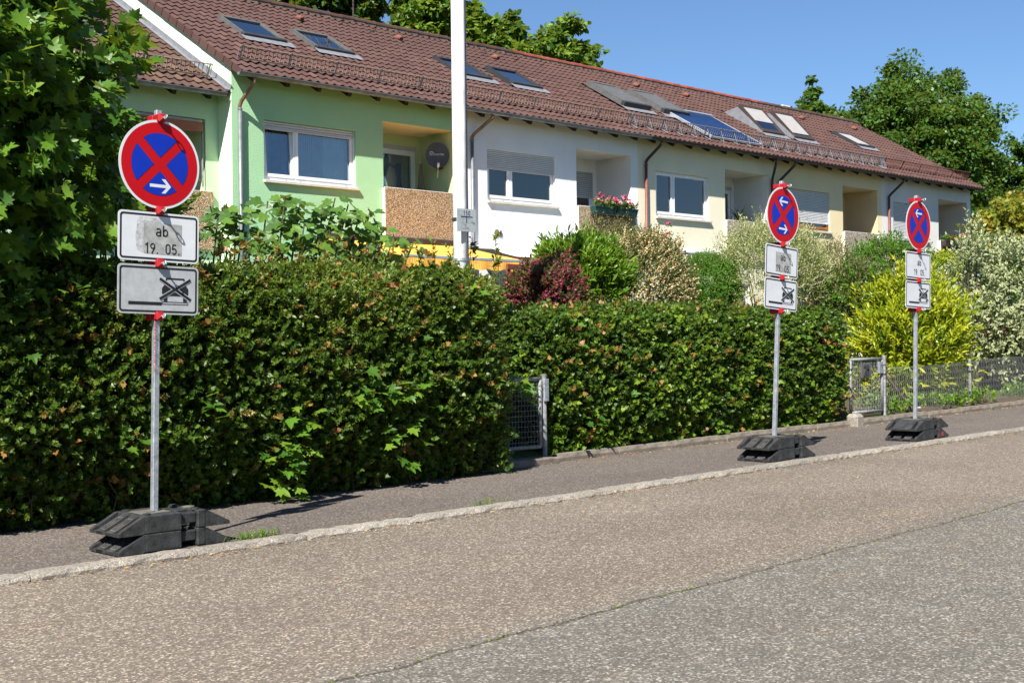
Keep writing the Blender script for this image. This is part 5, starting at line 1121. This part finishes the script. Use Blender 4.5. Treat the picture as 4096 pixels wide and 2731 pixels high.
for x in (19.8, 22.5, 24.9):
    b = MB(); b.tube([(x, 9.96, 0.2), (x, 9.96, fz1(x) + 0.04)], 0.022, 8); b.build('post', M['steel_dull'], fe)
b = MB(); b.tube([(17.1, 9.95, 1.0), (18.0, 10.0, 0.42)], 0.02, 8); b.build('brace', M['steel_rust'], fe)
for z in (0.0, 0.5, 1.0):
    b = MB(); b.tube([(x, 9.95, fz0(x) + (fz1(x) - fz0(x)) * z) for x in np.linspace(fx0, fx1, 16)], 0.0025, 4); b.build('tension_wire', M['wire'], fe)
# blue wheeled bin behind the shaded gate
wb = empty('wheeled_bin', (9.25, 10.5, 0.3), 'blue wheeled bin half hidden behind the shaded gate', 'bin')
M['blueplastic'] = plain('blue_plastic', (0.015, 0.12, 0.36), 0.45, var=0.15)
b = MB(); A = [b.V((9.25 + sx * 0.2, 10.5 + sy * 0.22, 0.4)) for sx, sy in ((-1, -1), (1, -1), (1, 1), (-1, 1))]; B = [b.V((9.25 + sx * 0.26, 10.5 + sy * 0.29, 1.16)) for sx, sy in ((-1, -1), (1, -1), (1, 1), (-1, 1))]
b.fi(A[::-1]); b.fi(B)
for k in range(4): b.fi([A[k], A[(k + 1) % 4], B[(k + 1) % 4], B[k]])
b.build('body', M['blueplastic'], wb)
b = MB(); b.bbox(8.96, 9.54, 10.17, 10.82, 1.162, 1.215, 0.02); b.build('lid', M['blueplastic'], wb)
for x in (9.02, 9.48):
    b = MB(); b.tube([(x - 0.025, 10.75, 0.42), (x + 0.025, 10.75, 0.42)], 0.1, 14); b.build('wheel', M['black'], wb)
# brown garden shed at the right edge
sh = empty('garden_shed', (28.8, 13.4, 0.3), 'reddish brown wooden shed half hidden behind the pale shrub', 'shed')
M['shedred'] = plain('red_brown_boards', (0.2, 0.06, 0.035), 0.7, var=0.25, scale=12)
for k in range(16):
    b = MB(); z = 0.42 + k * 0.115; b.bbox(26.6, 31.0, 13.0, 13.03, z, z + 0.108, 0.006); b.build('board', M['shedred'], sh)
b = MB(); b.box(26.62, 30.98, 13.031, 15.5, 0.3, 2.25); b.build('body', M['wood_brown'], sh)
b = MB(); b.extr([(12.8, 2.2), (15.7, 2.35), (15.7, 2.42), (12.8, 2.27)], 26.4, 31.2, 'x'); b.build('roof', M['frame_dark'], sh)

# ------------------------------------------------------------------ shrubs
def bush(name, label, cat, bb, Y, sets, ry=None, seed=1, lump=0.18, zmin=-0.5, front=0.35, stems=7, group=None, to_ground=True, depth_=0.4):
    c = onY((bb[0] + bb[1]) / 2, (bb[2] + bb[3]) / 2, Y); k = mpp(c); rx, rz = (bb[1] - bb[0]) / 2 * k * 1.0, (bb[3] - bb[2]) / 2 * k; ry = ry or rx * 0.9
    gz_ = garden_z(c.x, Y); rx2 = rx / (0.72 + 0.28)   # crown seen nearly square on
    o = empty(name, (c.x, Y, gz_), label, cat, group)
    tw = []
    for q in range(stems):
        a = 6.28 * q / stems; e = c + Vector((math.cos(a) * rx * 0.55, math.sin(a) * ry * 0.5, rz * random.uniform(0.2, 0.75))); s0 = Vector((c.x + math.cos(a) * 0.12, Y + math.sin(a) * 0.12, gz_ - 0.05)); tw.append([s0, s0.lerp(e, 0.5) + Vector((random.uniform(-.08, .08), random.uniform(-.08, .08), 0.1)), e])
    if stems:
        b = MB()
        for p in tw: b.tube(p, 0.022, 5, r2=0.007)
        b.build('stems', M['twig'], o, kind='stuff')
    for (nm, kind, mat, n, size, nl, ln, sp, up, rr) in sets:
        P, N = blob_points(n, c, (rx * rr, ry * rr, rz * rr), seed, lump, zmin, depth_, front)
        Dr = N * (1 - up * 0.5) + np.array([0, 0, up]) + RNG.normal(size=P.shape) * 0.35
        a = shoots(P, Dr, RNG.uniform(0.7, 1.3, len(P)) * ln, nl, size, sp); leaves(nm, kind, a[0], a[1], a[2], a[3], L[mat], o, a[4])
    return o, c
# (part name, leaf kind, material, shoots, leaf size, leaves per shoot, shoot length, spread, upward, radius factor)
bush('green_shrub', 'leafy green shrub between the left house and the left sign', 'shrub', (215, 350, 372, 640), 12.4, [('foliage', 'lance', 'laurel', 800, 0.11, 7, 0.22, 0.9, 0.5, 1.0), ('inner_foliage', 'lance', 'ivy', 500, 0.12, 6, 0.2, 1.0, 0.2, 0.7)], ry=0.8, seed=4, lump=0.3)
bush('weigela_shrub', 'dark crimson flowering shrub behind the gap between the hedges', 'shrub', (1168, 1330, 622, 745), 11.4, [('foliage', 'oval', 'purple_leaf', 700, 0.06, 6, 0.14, 0.9, 0.4, 0.97), ('blossom', 'petal', 'purple', 900, 0.028, 8, 0.13, 1.2, 0.5, 1.02)], seed=6, lump=0.3)
bush('weigela_shrub', 'upright crimson flowering spike beside the bright laurel', 'shrub', (1262, 1312, 596, 720), 11.5, [('foliage', 'oval', 'purple_leaf', 130, 0.06, 6, 0.14, 0.9, 0.6, 0.95), ('blossom', 'petal', 'purple', 260, 0.028, 8, 0.13, 1.2, 0.6, 1.0)], seed=8, lump=0.35, stems=3)
bush('laurel_shrub', 'bright green laurel behind the crimson shrub', 'shrub', (1225, 1425, 572, 730), 12.2, [('foliage', 'lance', 'laurel', 850, 0.11, 8, 0.22, 0.75, 0.8, 1.0), ('inner_foliage', 'lance', 'ivy', 400, 0.11, 6, 0.2, 1.0, 0.2, 0.75)], seed=9, lump=0.22)
bush('spirea_shrub', 'large rounded shrub covered in fading cream blossom', 'shrub', (1345, 1580, 545, 760), 12.8, [('foliage', 'oval', 'spirea', 1900, 0.035, 8, 0.2, 0.9, 0.35, 1.0), ('blossom', 'petal', 'cream', 2600, 0.022, 9, 0.12, 1.2, 0.4, 1.03), ('inner_foliage', 'oval', 'spirea', 700, 0.04, 6, 0.2, 1.0, 0.2, 0.75)], seed=12, lump=0.2, front=0.5)
bush('spirea_shrub', 'upright loose brownish shrub growing in front of the white balcony', 'shrub', (1335, 1470, 535, 660), 13.6, [('foliage', 'oval', 'dull', 800, 0.035, 8, 0.24, 0.7, 1.0, 1.0)], seed=14, lump=0.4)
bush('clipped_shrub', 'dense fresh green clipped shrub beside the pale willow', 'shrub', (1556, 1700, 588, 745), 13.4, [('foliage', 'oval', 'box', 2600, 0.03, 7, 0.09, 1.0, 0.4, 1.0), ('inner_foliage', 'oval', 'box', 700, 0.035, 6, 0.1, 1.0, 0.3, 0.85)], seed=16, lump=0.08)
bush('variegated_willow', 'pale pink and cream leaved willow behind the leaning sign', 'shrub', (1640, 1905, 522, 765), 13.0, [('foliage', 'lance', 'willow', 3000, 0.045, 9, 0.22, 0.7, 0.7, 1.0), ('inner_foliage', 'oval', 'spirea', 900, 0.04, 6, 0.2, 1.0, 0.3, 0.85)], seed=18, lump=0.22, front=0.5)
bush('brown_shrub', 'brownish half-bare shrub right of the leaning sign', 'shrub', (1828, 1985, 575, 765), 13.2, [('foliage', 'oval', 'dull', 1500, 0.035, 7, 0.2, 0.8, 0.6, 1.0), ('pale_foliage', 'lance', 'willow', 450, 0.04, 7, 0.2, 0.8, 0.8, 1.02)], seed=20, lump=0.25, stems=14)
bush('rose_bush', 'dark green rose bush with white blooms below the beige house', 'shrub', (1935, 2135, 560, 700), 15.2, [('foliage', 'oval', 'box', 1300, 0.06, 7, 0.2, 0.9, 0.5, 1.0), ('inner_foliage', 'oval', 'ivy', 600, 0.06, 6, 0.2, 1.0, 0.2, 0.8), ('blossom', 'petal', 'white', 26, 0.06, 4, 0.05, 1.3, 0.6, 1.06)], seed=22, lump=0.3)
bush('mixed_shrub', 'loose green shrub between the ivy hedge and the yellow shrub', 'shrub', (1880, 2060, 630, 800), 12.0, [('foliage', 'oval', 'spirea', 900, 0.05, 7, 0.2, 0.9, 0.6, 1.0), ('light_foliage', 'oval', 'dull', 500, 0.05, 7, 0.2, 0.9, 0.8, 1.03), ('bright_foliage', 'round', 'box', 250, 0.08, 5, 0.15, 0.9, 0.5, 1.0)], seed=24, lump=0.3)
bush('yellow_laurel', 'bright yellow-green shrub behind the farthest sign post', 'shrub', (1958, 2222, 648, 935), 10.9, [('foliage', 'lance', 'yellow', 1250, 0.12, 8, 0.26, 0.7, 0.7, 1.0), ('inner_foliage', 'lance', 'laurel', 500, 0.12, 6, 0.2, 1.0, 0.3, 0.75)], ry=0.75, seed=26, lump=0.25, zmin=-0.85, front=0.4)
bush('variegated_dogwood', 'white-edged dogwood shrub at the right edge behind the wire fence', 'shrub', (2185, 2440, 575, 880), 11.2, [('foliage', 'oval', 'vari', 2100, 0.085, 7, 0.24, 0.9, 0.5, 1.0), ('inner_foliage', 'oval', 'ivy', 700, 0.08, 6, 0.2, 1.0, 0.2, 0.8)], ry=1.0, seed=28, lump=0.25, zmin=-0.9)
bush('variegated_dogwood', 'small white-edged shrub left of the farthest sign plates', 'shrub', (2052, 2150, 625, 720), 11.6, [('foliage', 'oval', 'vari', 330, 0.08, 7, 0.2, 0.9, 0.5, 1.0)], seed=30, lump=0.3)
bush('variegated_dogwood', 'tall thin white-edged shoot below the red geraniums', 'shrub', (2205, 2262, 520, 640), 11.4, [('foliage', 'oval', 'vari', 60, 0.085, 7, 0.2, 0.8, 1.0, 0.9)], seed=32, lump=0.35, stems=2)
bush('yellow_shrub', 'small yellow-green shrub beside the farthest plates', 'shrub', (2125, 2215, 592, 680), 14.5, [('foliage', 'oval', 'yellow', 500, 0.07, 7, 0.18, 0.9, 0.6, 1.0)], seed=34, lump=0.25)
bush('conifer_hedge', 'dark clipped conifer hedge at the right edge', 'hedge', (2210, 2480, 592, 760), 16.5, [('foliage', 'lite', 'conifer', 3200, 0.06, 8, 0.16, 0.6, 0.4, 1.0), ('inner_foliage', 'lite', 'conifer', 900, 0.08, 6, 0.16, 1.0, 0.2, 0.85)], ry=0.9, seed=36, lump=0.06)
bush('japanese_maple', 'small airy maple with yellow and orange leaves at the right edge', 'tree', (2262, 2440, 465, 600), 19.0, [('foliage', 'maple', 'acer', 1300, 0.12, 6, 0.3, 1.2, 0.1, 1.0)], seed=38, lump=0.35, depth_=0.7)
bush('fence_shrub', 'dark leafy shrub in the shade behind the wire fence', 'shrub', (2190, 2420, 800, 935), 11.6, [('foliage', 'oval', 'ivy', 1500, 0.06, 7, 0.18, 0.9, 0.4, 1.0)], ry=0.6, seed=40, lump=0.2, zmin=-0.95)
bush('gap_shrub', 'dark shrub behind the shaded gate', 'shrub', (1150, 1270, 700, 930), 12.0, [('foliage', 'oval', 'ivy', 900, 0.05, 7, 0.18, 0.9, 0.4, 1.0)], ry=0.5, seed=42, lump=0.25, zmin=-0.95)
# hollyhocks and pink roses in front of the cream house
def flower_stem(label, pts, seed):
    o = empty('pink_hollyhock', (onY(pts[-1][0], pts[-1][1], 14.6).x, 14.6, garden_z(22, 14.6)), label, 'flower', 'pink flowers by the cream house')
    tw = []; LP = []
    for px, py in pts:
        t_ = onY(px, py, 14.6); tw.append([Vector((t_.x + random.uniform(-.15, .15), 14.65, o.location.z)), t_.lerp(Vector((t_.x, 14.65, o.location.z)), 0.4) + Vector((0.04, 0, 0)), t_]); LP.append(t_)
    twigs('stem', tw, L['spirea'], o, 0.008)
    P = np.array([p[:] for p in LP]); P = np.concatenate([P + RNG.normal(size=P.shape) * 0.07 + np.array([0, 0, -0.06 * k]) for k in range(3)]); a = shoots(P, RNG.normal(size=P.shape) + np.array([-0.3, -1, 0.2]), 0.03, 4, 0.06, 1.3); leaves('blossom', 'petal', a[0], a[1], a[2], a[3], L['pink'], o, a[4] * 0.8)
    P = np.concatenate([P + RNG.normal(size=P.shape) * 0.12 + np.array([0, 0, -0.15 * k]) for k in range(3)]); a = shoots(P, RNG.normal(size=P.shape), 0.08, 5, 0.06, 1.2); leaves('foliage', 'oval', a[0], a[1], a[2], a[3], L['spirea'], o, a[4])
flower_stem('pink flowers on tall stems in front of the cream wall', [(1520, 522), (1518, 540), (1528, 556), (1485, 548), (1496, 540)], 1)
flower_stem('pink flowers at the right side of the cream blossom shrub', [(1538, 575), (1552, 570), (1560, 588), (1545, 595)], 2)
# fig tree: every leaf its own
fg = empty('fig_tree', (6.6, 11.6, garden_z(6.6, 11.6)), 'young fig tree with large lobed leaves in front of the green house', 'tree')
fm = big_leaf_mesh('fig', 0.2, L['fig']); tw = []
for px, py, n in ((615, 462, 9), (655, 452, 14), (690, 462, 12), (745, 478, 12), (770, 455, 12), (800, 470, 13), (825, 500, 12), (850, 485, 11), (880, 520, 10), (700, 510, 14), (655, 500, 13), (610, 520, 10), (760, 520, 14), (810, 545, 12), (905, 545, 7), (545, 480, 10), (515, 470, 8), (500, 500, 8), (560, 515, 9), (575, 545, 8), (640, 545, 10), (720, 545, 12), (870, 560, 8), (525, 530, 8), (950, 558, 6)):
    t_ = onY(px, py, 11.6 + random.uniform(-.35, .35)); base = Vector((6.6 + (t_.x - 6.6) * 0.6, 11.6, fg.location.z)); tw.append([base, base.lerp(t_, 0.55) + Vector((random.uniform(-.08, .08), 0, -0.05)), t_])
    for k in range(n):
        a = 2.4 * k + random.random(); el = random.uniform(-0.15, 0.55); d = Vector((math.cos(a), math.sin(a), el)); p = t_ + Vector((0, 0, -0.035 * k * random.uniform(0.5, 1.0))) + d * 0.06
        put_leaf(fm, fg, p, d * 0.8 + Vector((0, -0.1, -0.45)), (0.4 * random.uniform(-1, 1) - 0.3, -0.75, 0.75), random.uniform(0.6, 1.05))
b = MB()
for p in tw: b.tube(p, 0.02, 6, r2=0.008)
b.build('branches', M['bark'], fg)
# maple with its crown above the left end of the hedge
mp = empty('round_maple', (3.3, 10.6, garden_z(3.3, 10.6)), 'dense round-headed maple filling the upper left corner', 'tree')
mc = onY(-190, 300, 10.4); mr = (1.42, 1.3, 1.8)
b = MB(); b.tube([(3.4, 10.5, 0.1), (3.42, 10.5, 1.6), (mc.x, mc.y, mc.z)], 0.11, 10, r2=0.06)
for k in range(9):
    a = 6.28 * k / 9; b.tube([(mc.x, mc.y, mc.z - 0.9), (mc.x + math.cos(a) * 0.5, mc.y + math.sin(a) * 0.5, mc.z - 0.2), (mc.x + math.cos(a) * 1.1, mc.y + math.sin(a) * 0.95, mc.z + random.uniform(-0.4, 1.0))], 0.04, 6, r2=0.01)
b.build('trunk', M['bark'], mp, smooth=True)
P, N = blob_points(2100, mc, mr, 55, 0.2, -0.9, 0.35, 0.6); a = shoots(P, N + np.array([0, 0, 0.35]) + RNG.normal(size=P.shape) * 0.4, 0.22, 6, 0.115, 1.25); leaves('crown', 'maple', a[0], a[1], a[2] + np.array([-0.2, -0.2, 0.5]), a[3], L['maple'], mp, a[4])
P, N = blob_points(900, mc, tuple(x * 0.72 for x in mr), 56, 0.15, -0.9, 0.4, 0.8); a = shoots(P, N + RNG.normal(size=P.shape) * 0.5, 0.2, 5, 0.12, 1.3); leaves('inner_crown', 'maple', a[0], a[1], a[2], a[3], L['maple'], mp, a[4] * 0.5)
P, N = blob_points(290, mc, tuple(x * 1.02 for x in mr), 55, 0.2, -0.7, 0.04, 0.25)
for p, d in zip(P, N): put_leaf(mapl, mp, p, Vector(d) + Vector((random.gauss(0, .4), random.gauss(0, .4), random.gauss(-.2, .3))), Vector(d) * 0.5 + Vector((-0.3, -0.2, 0.9)), random.uniform(0.7, 1.15))

# ------------------------------------------------------------------ balcony plants
def flower_box(label, x0, x1, z1, mat, petals, nfl, seed):
    o = empty('flower_box', ((x0 + x1) / 2, D - 0.2, z1 - 0.18), label, 'flower box', 'flower boxes on the balconies')
    n = 2
    for k in range(n):
        a, c = x0 + (x1 - x0) * k / n + 0.01, x0 + (x1 - x0) * (k + 1) / n - 0.01; b = MB()
        lo = [b.V(p) for p in ((a + 0.03, D - 0.26, z1 - 0.17), (c - 0.03, D - 0.26, z1 - 0.17), (c - 0.03, D - 0.11, z1 - 0.17), (a + 0.03, D - 0.11, z1 - 0.17))]; hi = [b.V(p) for p in ((a, D - 0.29, z1), (c, D - 0.29, z1), (c, D - 0.095, z1), (a, D - 0.095, z1))]
        b.fi(lo[::-1]); b.fi(hi)
        for q in range(4): b.fi([lo[q], lo[(q + 1) % 4], hi[(q + 1) % 4], hi[q]])
        b.build('trough', mat, o)
        b = MB(); b.bbox(a - 0.004, c + 0.004, D - 0.297, D - 0.28, z1 - 0.02, z1 + 0.006, 0.004); b.build('rim', mat, o)
    b = MB(); b.box(x0 + 0.05, x1 - 0.05, D - 0.3, D - 0.09, z1 - 0.2, z1 - 0.18); b.build('holder', M['frame_dark'], o)
    P = np.c_[RNG.uniform(x0 + 0.05, x1 - 0.05, 150), RNG.uniform(D - 0.3, D - 0.1, 150), RNG.uniform(z1 - 0.01, z1 + 0.12, 150)]
    a = shoots(P, RNG.normal(size=P.shape) * 0.6 + np.array([0, -0.3, 0.8]), 0.1, 6, 0.055, 1.1); leaves('foliage', 'round', a[0], a[1], a[2], a[3], L['box'], o, a[4])
    P = np.c_[RNG.uniform(x0 + 0.08, x1 - 0.08, nfl), RNG.uniform(D - 0.33, D - 0.12, nfl), RNG.uniform(z1 + 0.08, z1 + 0.26, nfl)]
    a = shoots(np.repeat(P, 6, 0) + RNG.normal(size=(nfl * 6, 3)) * 0.022, RNG.normal(size=(nfl * 6, 3)) + np.array([-.2, -.5, 0.5]), 0.02, 3, 0.04, 1.2); leaves('blossom', 'petal', a[0], a[1], a[2], a[3], L[petals], o, np.repeat(np.repeat(RNG.random(nfl), 6), 3))
flower_box('dark green flower boxes with pink and white geraniums on the white house balcony', 23.62, 25.25, 4.85, plain('dark_green_plastic', (0.012, 0.05, 0.04), 0.5), 'pink', 34, 1)
flower_box('brown flower boxes with red geraniums on the end house balcony', 41.2, 43.1, 4.83, plain('brown_plastic', (0.05, 0.03, 0.025), 0.5), 'redpetal', 12, 2)
yu = empty('yucca_plant', (30.65, 22.35, FZ), 'spiky yucca standing on the cream house balcony', 'plant'); ym = big_leaf_mesh('blade', 0.62, L['spirea'])
b = MB(); b.tube([(30.65, 22.35, FZ), (30.65, 22.35, FZ + 0.35)], 0.14, 14, r2=0.18); b.build('pot', M['clay'], yu); b = MB(); b.tube([(30.65, 22.35, FZ + 0.3), (30.66, 22.35, 4.9)], 0.04, 8); b.build('stem', M['bark'], yu)
for k in range(34):
    a = 2.4 * k; el = 1.35 - 1.25 * (k / 34); put_leaf(ym, yu, (30.66, 22.35, 4.9), (math.cos(a) * math.cos(el), math.sin(a) * math.cos(el), math.sin(el)), (0, 0, 1), random.uniform(0.75, 1.05))

# ------------------------------------------------------------------ trees behind
def tree(name, label, bb, Y, mat, nclump, per, size, seed, kind='lite', group='trees behind the houses', base=None, droop=0.0, crad=0.16, lump=0.25, bark='bark', fill=0.6):
    c = onY((bb[0] + bb[1]) / 2, (bb[2] + bb[3]) / 2, Y); k = mpp(c); rx, rz = (bb[1] - bb[0]) / 2 * k * 1.04, (bb[3] - bb[2]) / 2 * k; gz_ = 0.95
    o = empty(name, (c.x, Y, gz_), label, 'tree', group); b = MB(); tr = max(0.12, rx * 0.06)
    b.tube([(c.x, Y, gz_ - 0.2), (c.x + 0.1, Y, (gz_ + c.z) / 2), (c.x, Y, c.z + rz * 0.4)], tr, 10, r2=tr * 0.35); rs = random.Random(seed)
    for q in range(14):
        a = 2.4 * q; z0 = c.z - rz * 0.7 + rz * 1.1 * q / 14; e = Vector((c.x + math.cos(a) * rx * 0.75, Y + math.sin(a) * rx * 0.75, z0 + rz * 0.35)); b.tube([(c.x, Y, z0), Vector((c.x, Y, z0)).lerp(e, 0.5) + Vector((0, 0, rz * 0.06)), e], tr * 0.35, 6, r2=tr * 0.08)
    b.build('trunk', M[bark], o, smooth=True)
    P, N = blob_points(nclump, c, (rx, rx, rz), seed, lump, -0.85, fill, 0.75)
    cr = rx * crad; m = per; n = len(P); off = RNG.normal(size=(n, m, 3)); off = off / np.linalg.norm(off, axis=2, keepdims=True) * (RNG.random((n, m, 1)) ** 0.45) * cr * RNG.uniform(0.6, 1.35, (n, 1, 1)); off[..., 2] *= 0.62
    LPp = (P[:, None] + off).reshape(-1, 3); A = off.reshape(-1, 3) / cr + RNG.normal(size=LPp.shape) * 0.6 + np.array([0, 0, -0.25 - droop]); Nn = off.reshape(-1, 3) / cr * 0.6 + np.array([0, 0, 0.9]) + RNG.normal(size=LPp.shape) * 0.45
    rnd = np.clip(np.repeat(RNG.random(n), m) * 0.55 + RNG.random(n * m) * 0.45, 0, 1)
    leaves('crown', kind, LPp, A, Nn, size * RNG.uniform(0.7, 1.3, len(LPp)), L[mat], o, rnd, wide=1.5)
    return o
tree('big_tree', 'large dark green tree rising behind the end of the terrace', (1922, 2275, 172, 640), 31.0, 'tree', 760, 120, 0.19, 60, lump=0.24)
tree('big_tree', 'dark tree at the right edge behind the orange maple', (2272, 2480, 318, 640), 27.5, 'tree', 420, 100, 0.18, 61)
tree('birch_tree', 'pale hanging birch beside the large dark tree', (2185, 2282, 238, 560), 35.0, 'birch', 190, 90, 0.17, 62, droop=1.2, bark='birchbark', crad=0.22, fill=0.8)
tree('birch_tree', 'pale birch between the two dark trees at the right', (2255, 2325, 370, 640), 33.0, 'birch', 130, 80, 0.17, 63, droop=1.2, bark='birchbark', crad=0.24, fill=0.8)
tree('small_tree', 'small pointed tree peeping over the ridge left of the large tree', (1822, 1915, 205, 420), 42.0, 'tree', 110, 80, 0.26, 64, crad=0.26, lump=0.35)
tree('leafy_tree', 'light green tree above the ridge behind the white mast', (885, 1100, -60, 240), 33.0, 'walnut', 210, 70, 0.24, 65, 'oval', crad=0.18, lump=0.3, fill=0.75)
tree('leafy_tree', 'light green tree above the red ridge, lowest of the row', (1185, 1392, 75, 330), 33.5, 'walnut', 210, 70, 0.22, 66, 'oval', crad=0.18, lump=0.3, fill=0.75)
tree('leafy_tree', 'light green tree between its two neighbours above the ridge', (1075, 1225, 45, 300), 35.0, 'walnut', 150, 70, 0.24, 67, 'oval', crad=0.2, lump=0.3, fill=0.75)
tree('leafy_tree', 'dark green tree above the green roof behind the antenna', (585, 850, -150, 200), 33.0, 'tree', 260, 80, 0.24, 68, crad=0.18, lump=0.25)
tree('far_tree', 'distant tree low at the right edge under the orange maple', (2180, 2420, 470, 640), 24.0, 'tree', 240, 80, 0.2, 69)
for k, (x, y, h_) in enumerate(((34.0, -16.0, 11.0), (12.0, -19.0, 12.0), (52.0, -14.0, 10.0))):   # across the road: seen only as reflections in the window panes
    o = empty('street_tree', (x, y, 0.3), ('dark tree across the road reflected in the house windows', 'tall tree across the road reflected in the green house window', 'tree across the road reflected in the far windows')[k], 'tree', 'trees across the road'); b = MB(); b.tube([(x, y, 0), (x, y, h_ * 0.7)], 0.25, 8, r2=0.1); b.build('trunk', M['bark'], o)
    P, N = blob_points(160, (x, y, h_ * 0.62), (3.4, 3.4, h_ * 0.38), 70 + k, 0.25, -0.9, 0.6); off = RNG.normal(size=(len(P), 40, 3)) * 0.4; LPp = (P[:, None] + off).reshape(-1, 3); leaves('crown', 'lite', LPp, RNG.normal(size=LPp.shape), RNG.normal(size=LPp.shape) + np.array([0, 0, 1.0]), 0.3, L['tree'], o)

# ------------------------------------------------------------------ small growth and litter on the ground
def litter(name, label, n, xr, yf, zf, mat, size, kind='lite', up=0.15):
    x = RNG.uniform(*xr, n); y = yf(x, n); P = np.c_[x, y, [zf(q) for q in x]]; A = np.c_[RNG.normal(size=(n, 2)), np.full(n, up)]; o = leaves(name, kind, P, A, np.c_[RNG.normal(size=(n, 2)) * 0.35, np.ones(n)], size * RNG.uniform(0.6, 1.3, n), L[mat], None); return tag(o, label, 'leaves' if mat == 'litter' else 'plants', kind='stuff')
litter('fallen_leaves', 'dry fallen leaves and seeds along the kerb gutter', 900, (2, 24), lambda x, n: 7.6 - np.abs(RNG.normal(size=n)) * 0.05, lambda q: road_z(q) + 0.008, 'litter', 0.028)
litter('fallen_leaves', 'dry fallen leaves along the garden edging', 700, (9, 24), lambda x, n: 9.66 - np.abs(RNG.normal(size=n)) * 0.09, lambda q: walk_z(q) + 0.004, 'litter', 0.03)
litter('scattered_leaves', 'a few dry leaves scattered over the road', 45, (2, 14), lambda x, n: RNG.uniform(3.5, 7.5, n), lambda q: road_z(q) + 0.006, 'litter', 0.03)
litter('kerb_moss', 'tufts of moss and grass behind the kerb', 420, (2, 22), lambda x, n: 7.785 + RNG.normal(size=n) * 0.008 + 2.0 * (np.sin(x * 3.1) + np.sin(x * 7.7 + 1) < 0.5), lambda q: walk_z(q) - 0.004, 'moss', 0.04, 'blade', 0.9)
litter('seam_moss', 'green moss growing in the seam of the road', 260, (3, 12), lambda x, n: 4.28 + 0.035 * x + RNG.normal(size=n) * 0.01, lambda q: road_z(q), 'moss', 0.022, 'lite', 0.5)
x = np.concatenate([RNG.normal(5.0, 0.09, 160), RNG.normal(7.2, 0.1, 60)]); n = len(x); P = np.c_[x, 7.79 + RNG.normal(size=n) * 0.012, [walk_z(q) - 0.005 for q in x]]
tag(leaves('grass_tuft', 'blade', P, np.c_[RNG.normal(size=(n, 2)) * 0.5, np.ones(n)], RNG.normal(size=(n, 3)), 0.06 * RNG.uniform(0.6, 1.3, n), L['cover'], None), 'grass tufts between kerb and the rubber foot of the left sign', 'grass', kind='stuff')
n = 900; x = RNG.uniform(17.2, 24.5, n); x = x[(np.sin(x * 2.3) + 0.6 * np.sin(x * 5.1) > -0.35)]; n = len(x); P = np.c_[x, RNG.uniform(9.86, 10.5, n), 0.36 + SLOPE * (x - 17) + RNG.random(n) * 0.16]
a = shoots(P, RNG.normal(size=P.shape) * 0.5 + np.array([0, -0.2, 1]), 0.12, 6, 0.06, 1.1); tag(leaves('ground_cover', 'round', a[0], a[1], a[2], a[3], L['cover'], None, a[4]), 'bright leafy ground cover at the foot of the wire fence', 'plants', kind='stuff')
rk = empty('garden_stones', (18.3, 10.1, 0.36), 'pale rough stones on the soil behind the wire fence', 'stones')
for k in range(14):
    r = random.uniform(0.04, 0.09); cx_, cy_ = random.uniform(17.5, 20.0), random.uniform(10.0, 10.3); b = MB(); d = sphere_dirs(40, -1.1); b = MB(); n_ = 7; rg = []
    for q in range(4):
        f = q / 3; rg.append([b.V((cx_ + r * (1.0 - 0.75 * f * f) * math.cos(6.283 * s_ / n_) * random.uniform(.85, 1.15), cy_ + r * 0.8 * (1.0 - 0.75 * f * f) * math.sin(6.283 * s_ / n_), 0.34 + 0.01 * (cx_ - 17) + r * 0.9 * f)) for s_ in range(n_)])
    for A, B in zip(rg, rg[1:]):
        for s_ in range(n_): b.fi([A[s_], A[(s_ + 1) % n_], B[(s_ + 1) % n_], B[s_]])
    b.fi(rg[-1]); b.build('stone', M['sill'], rk)
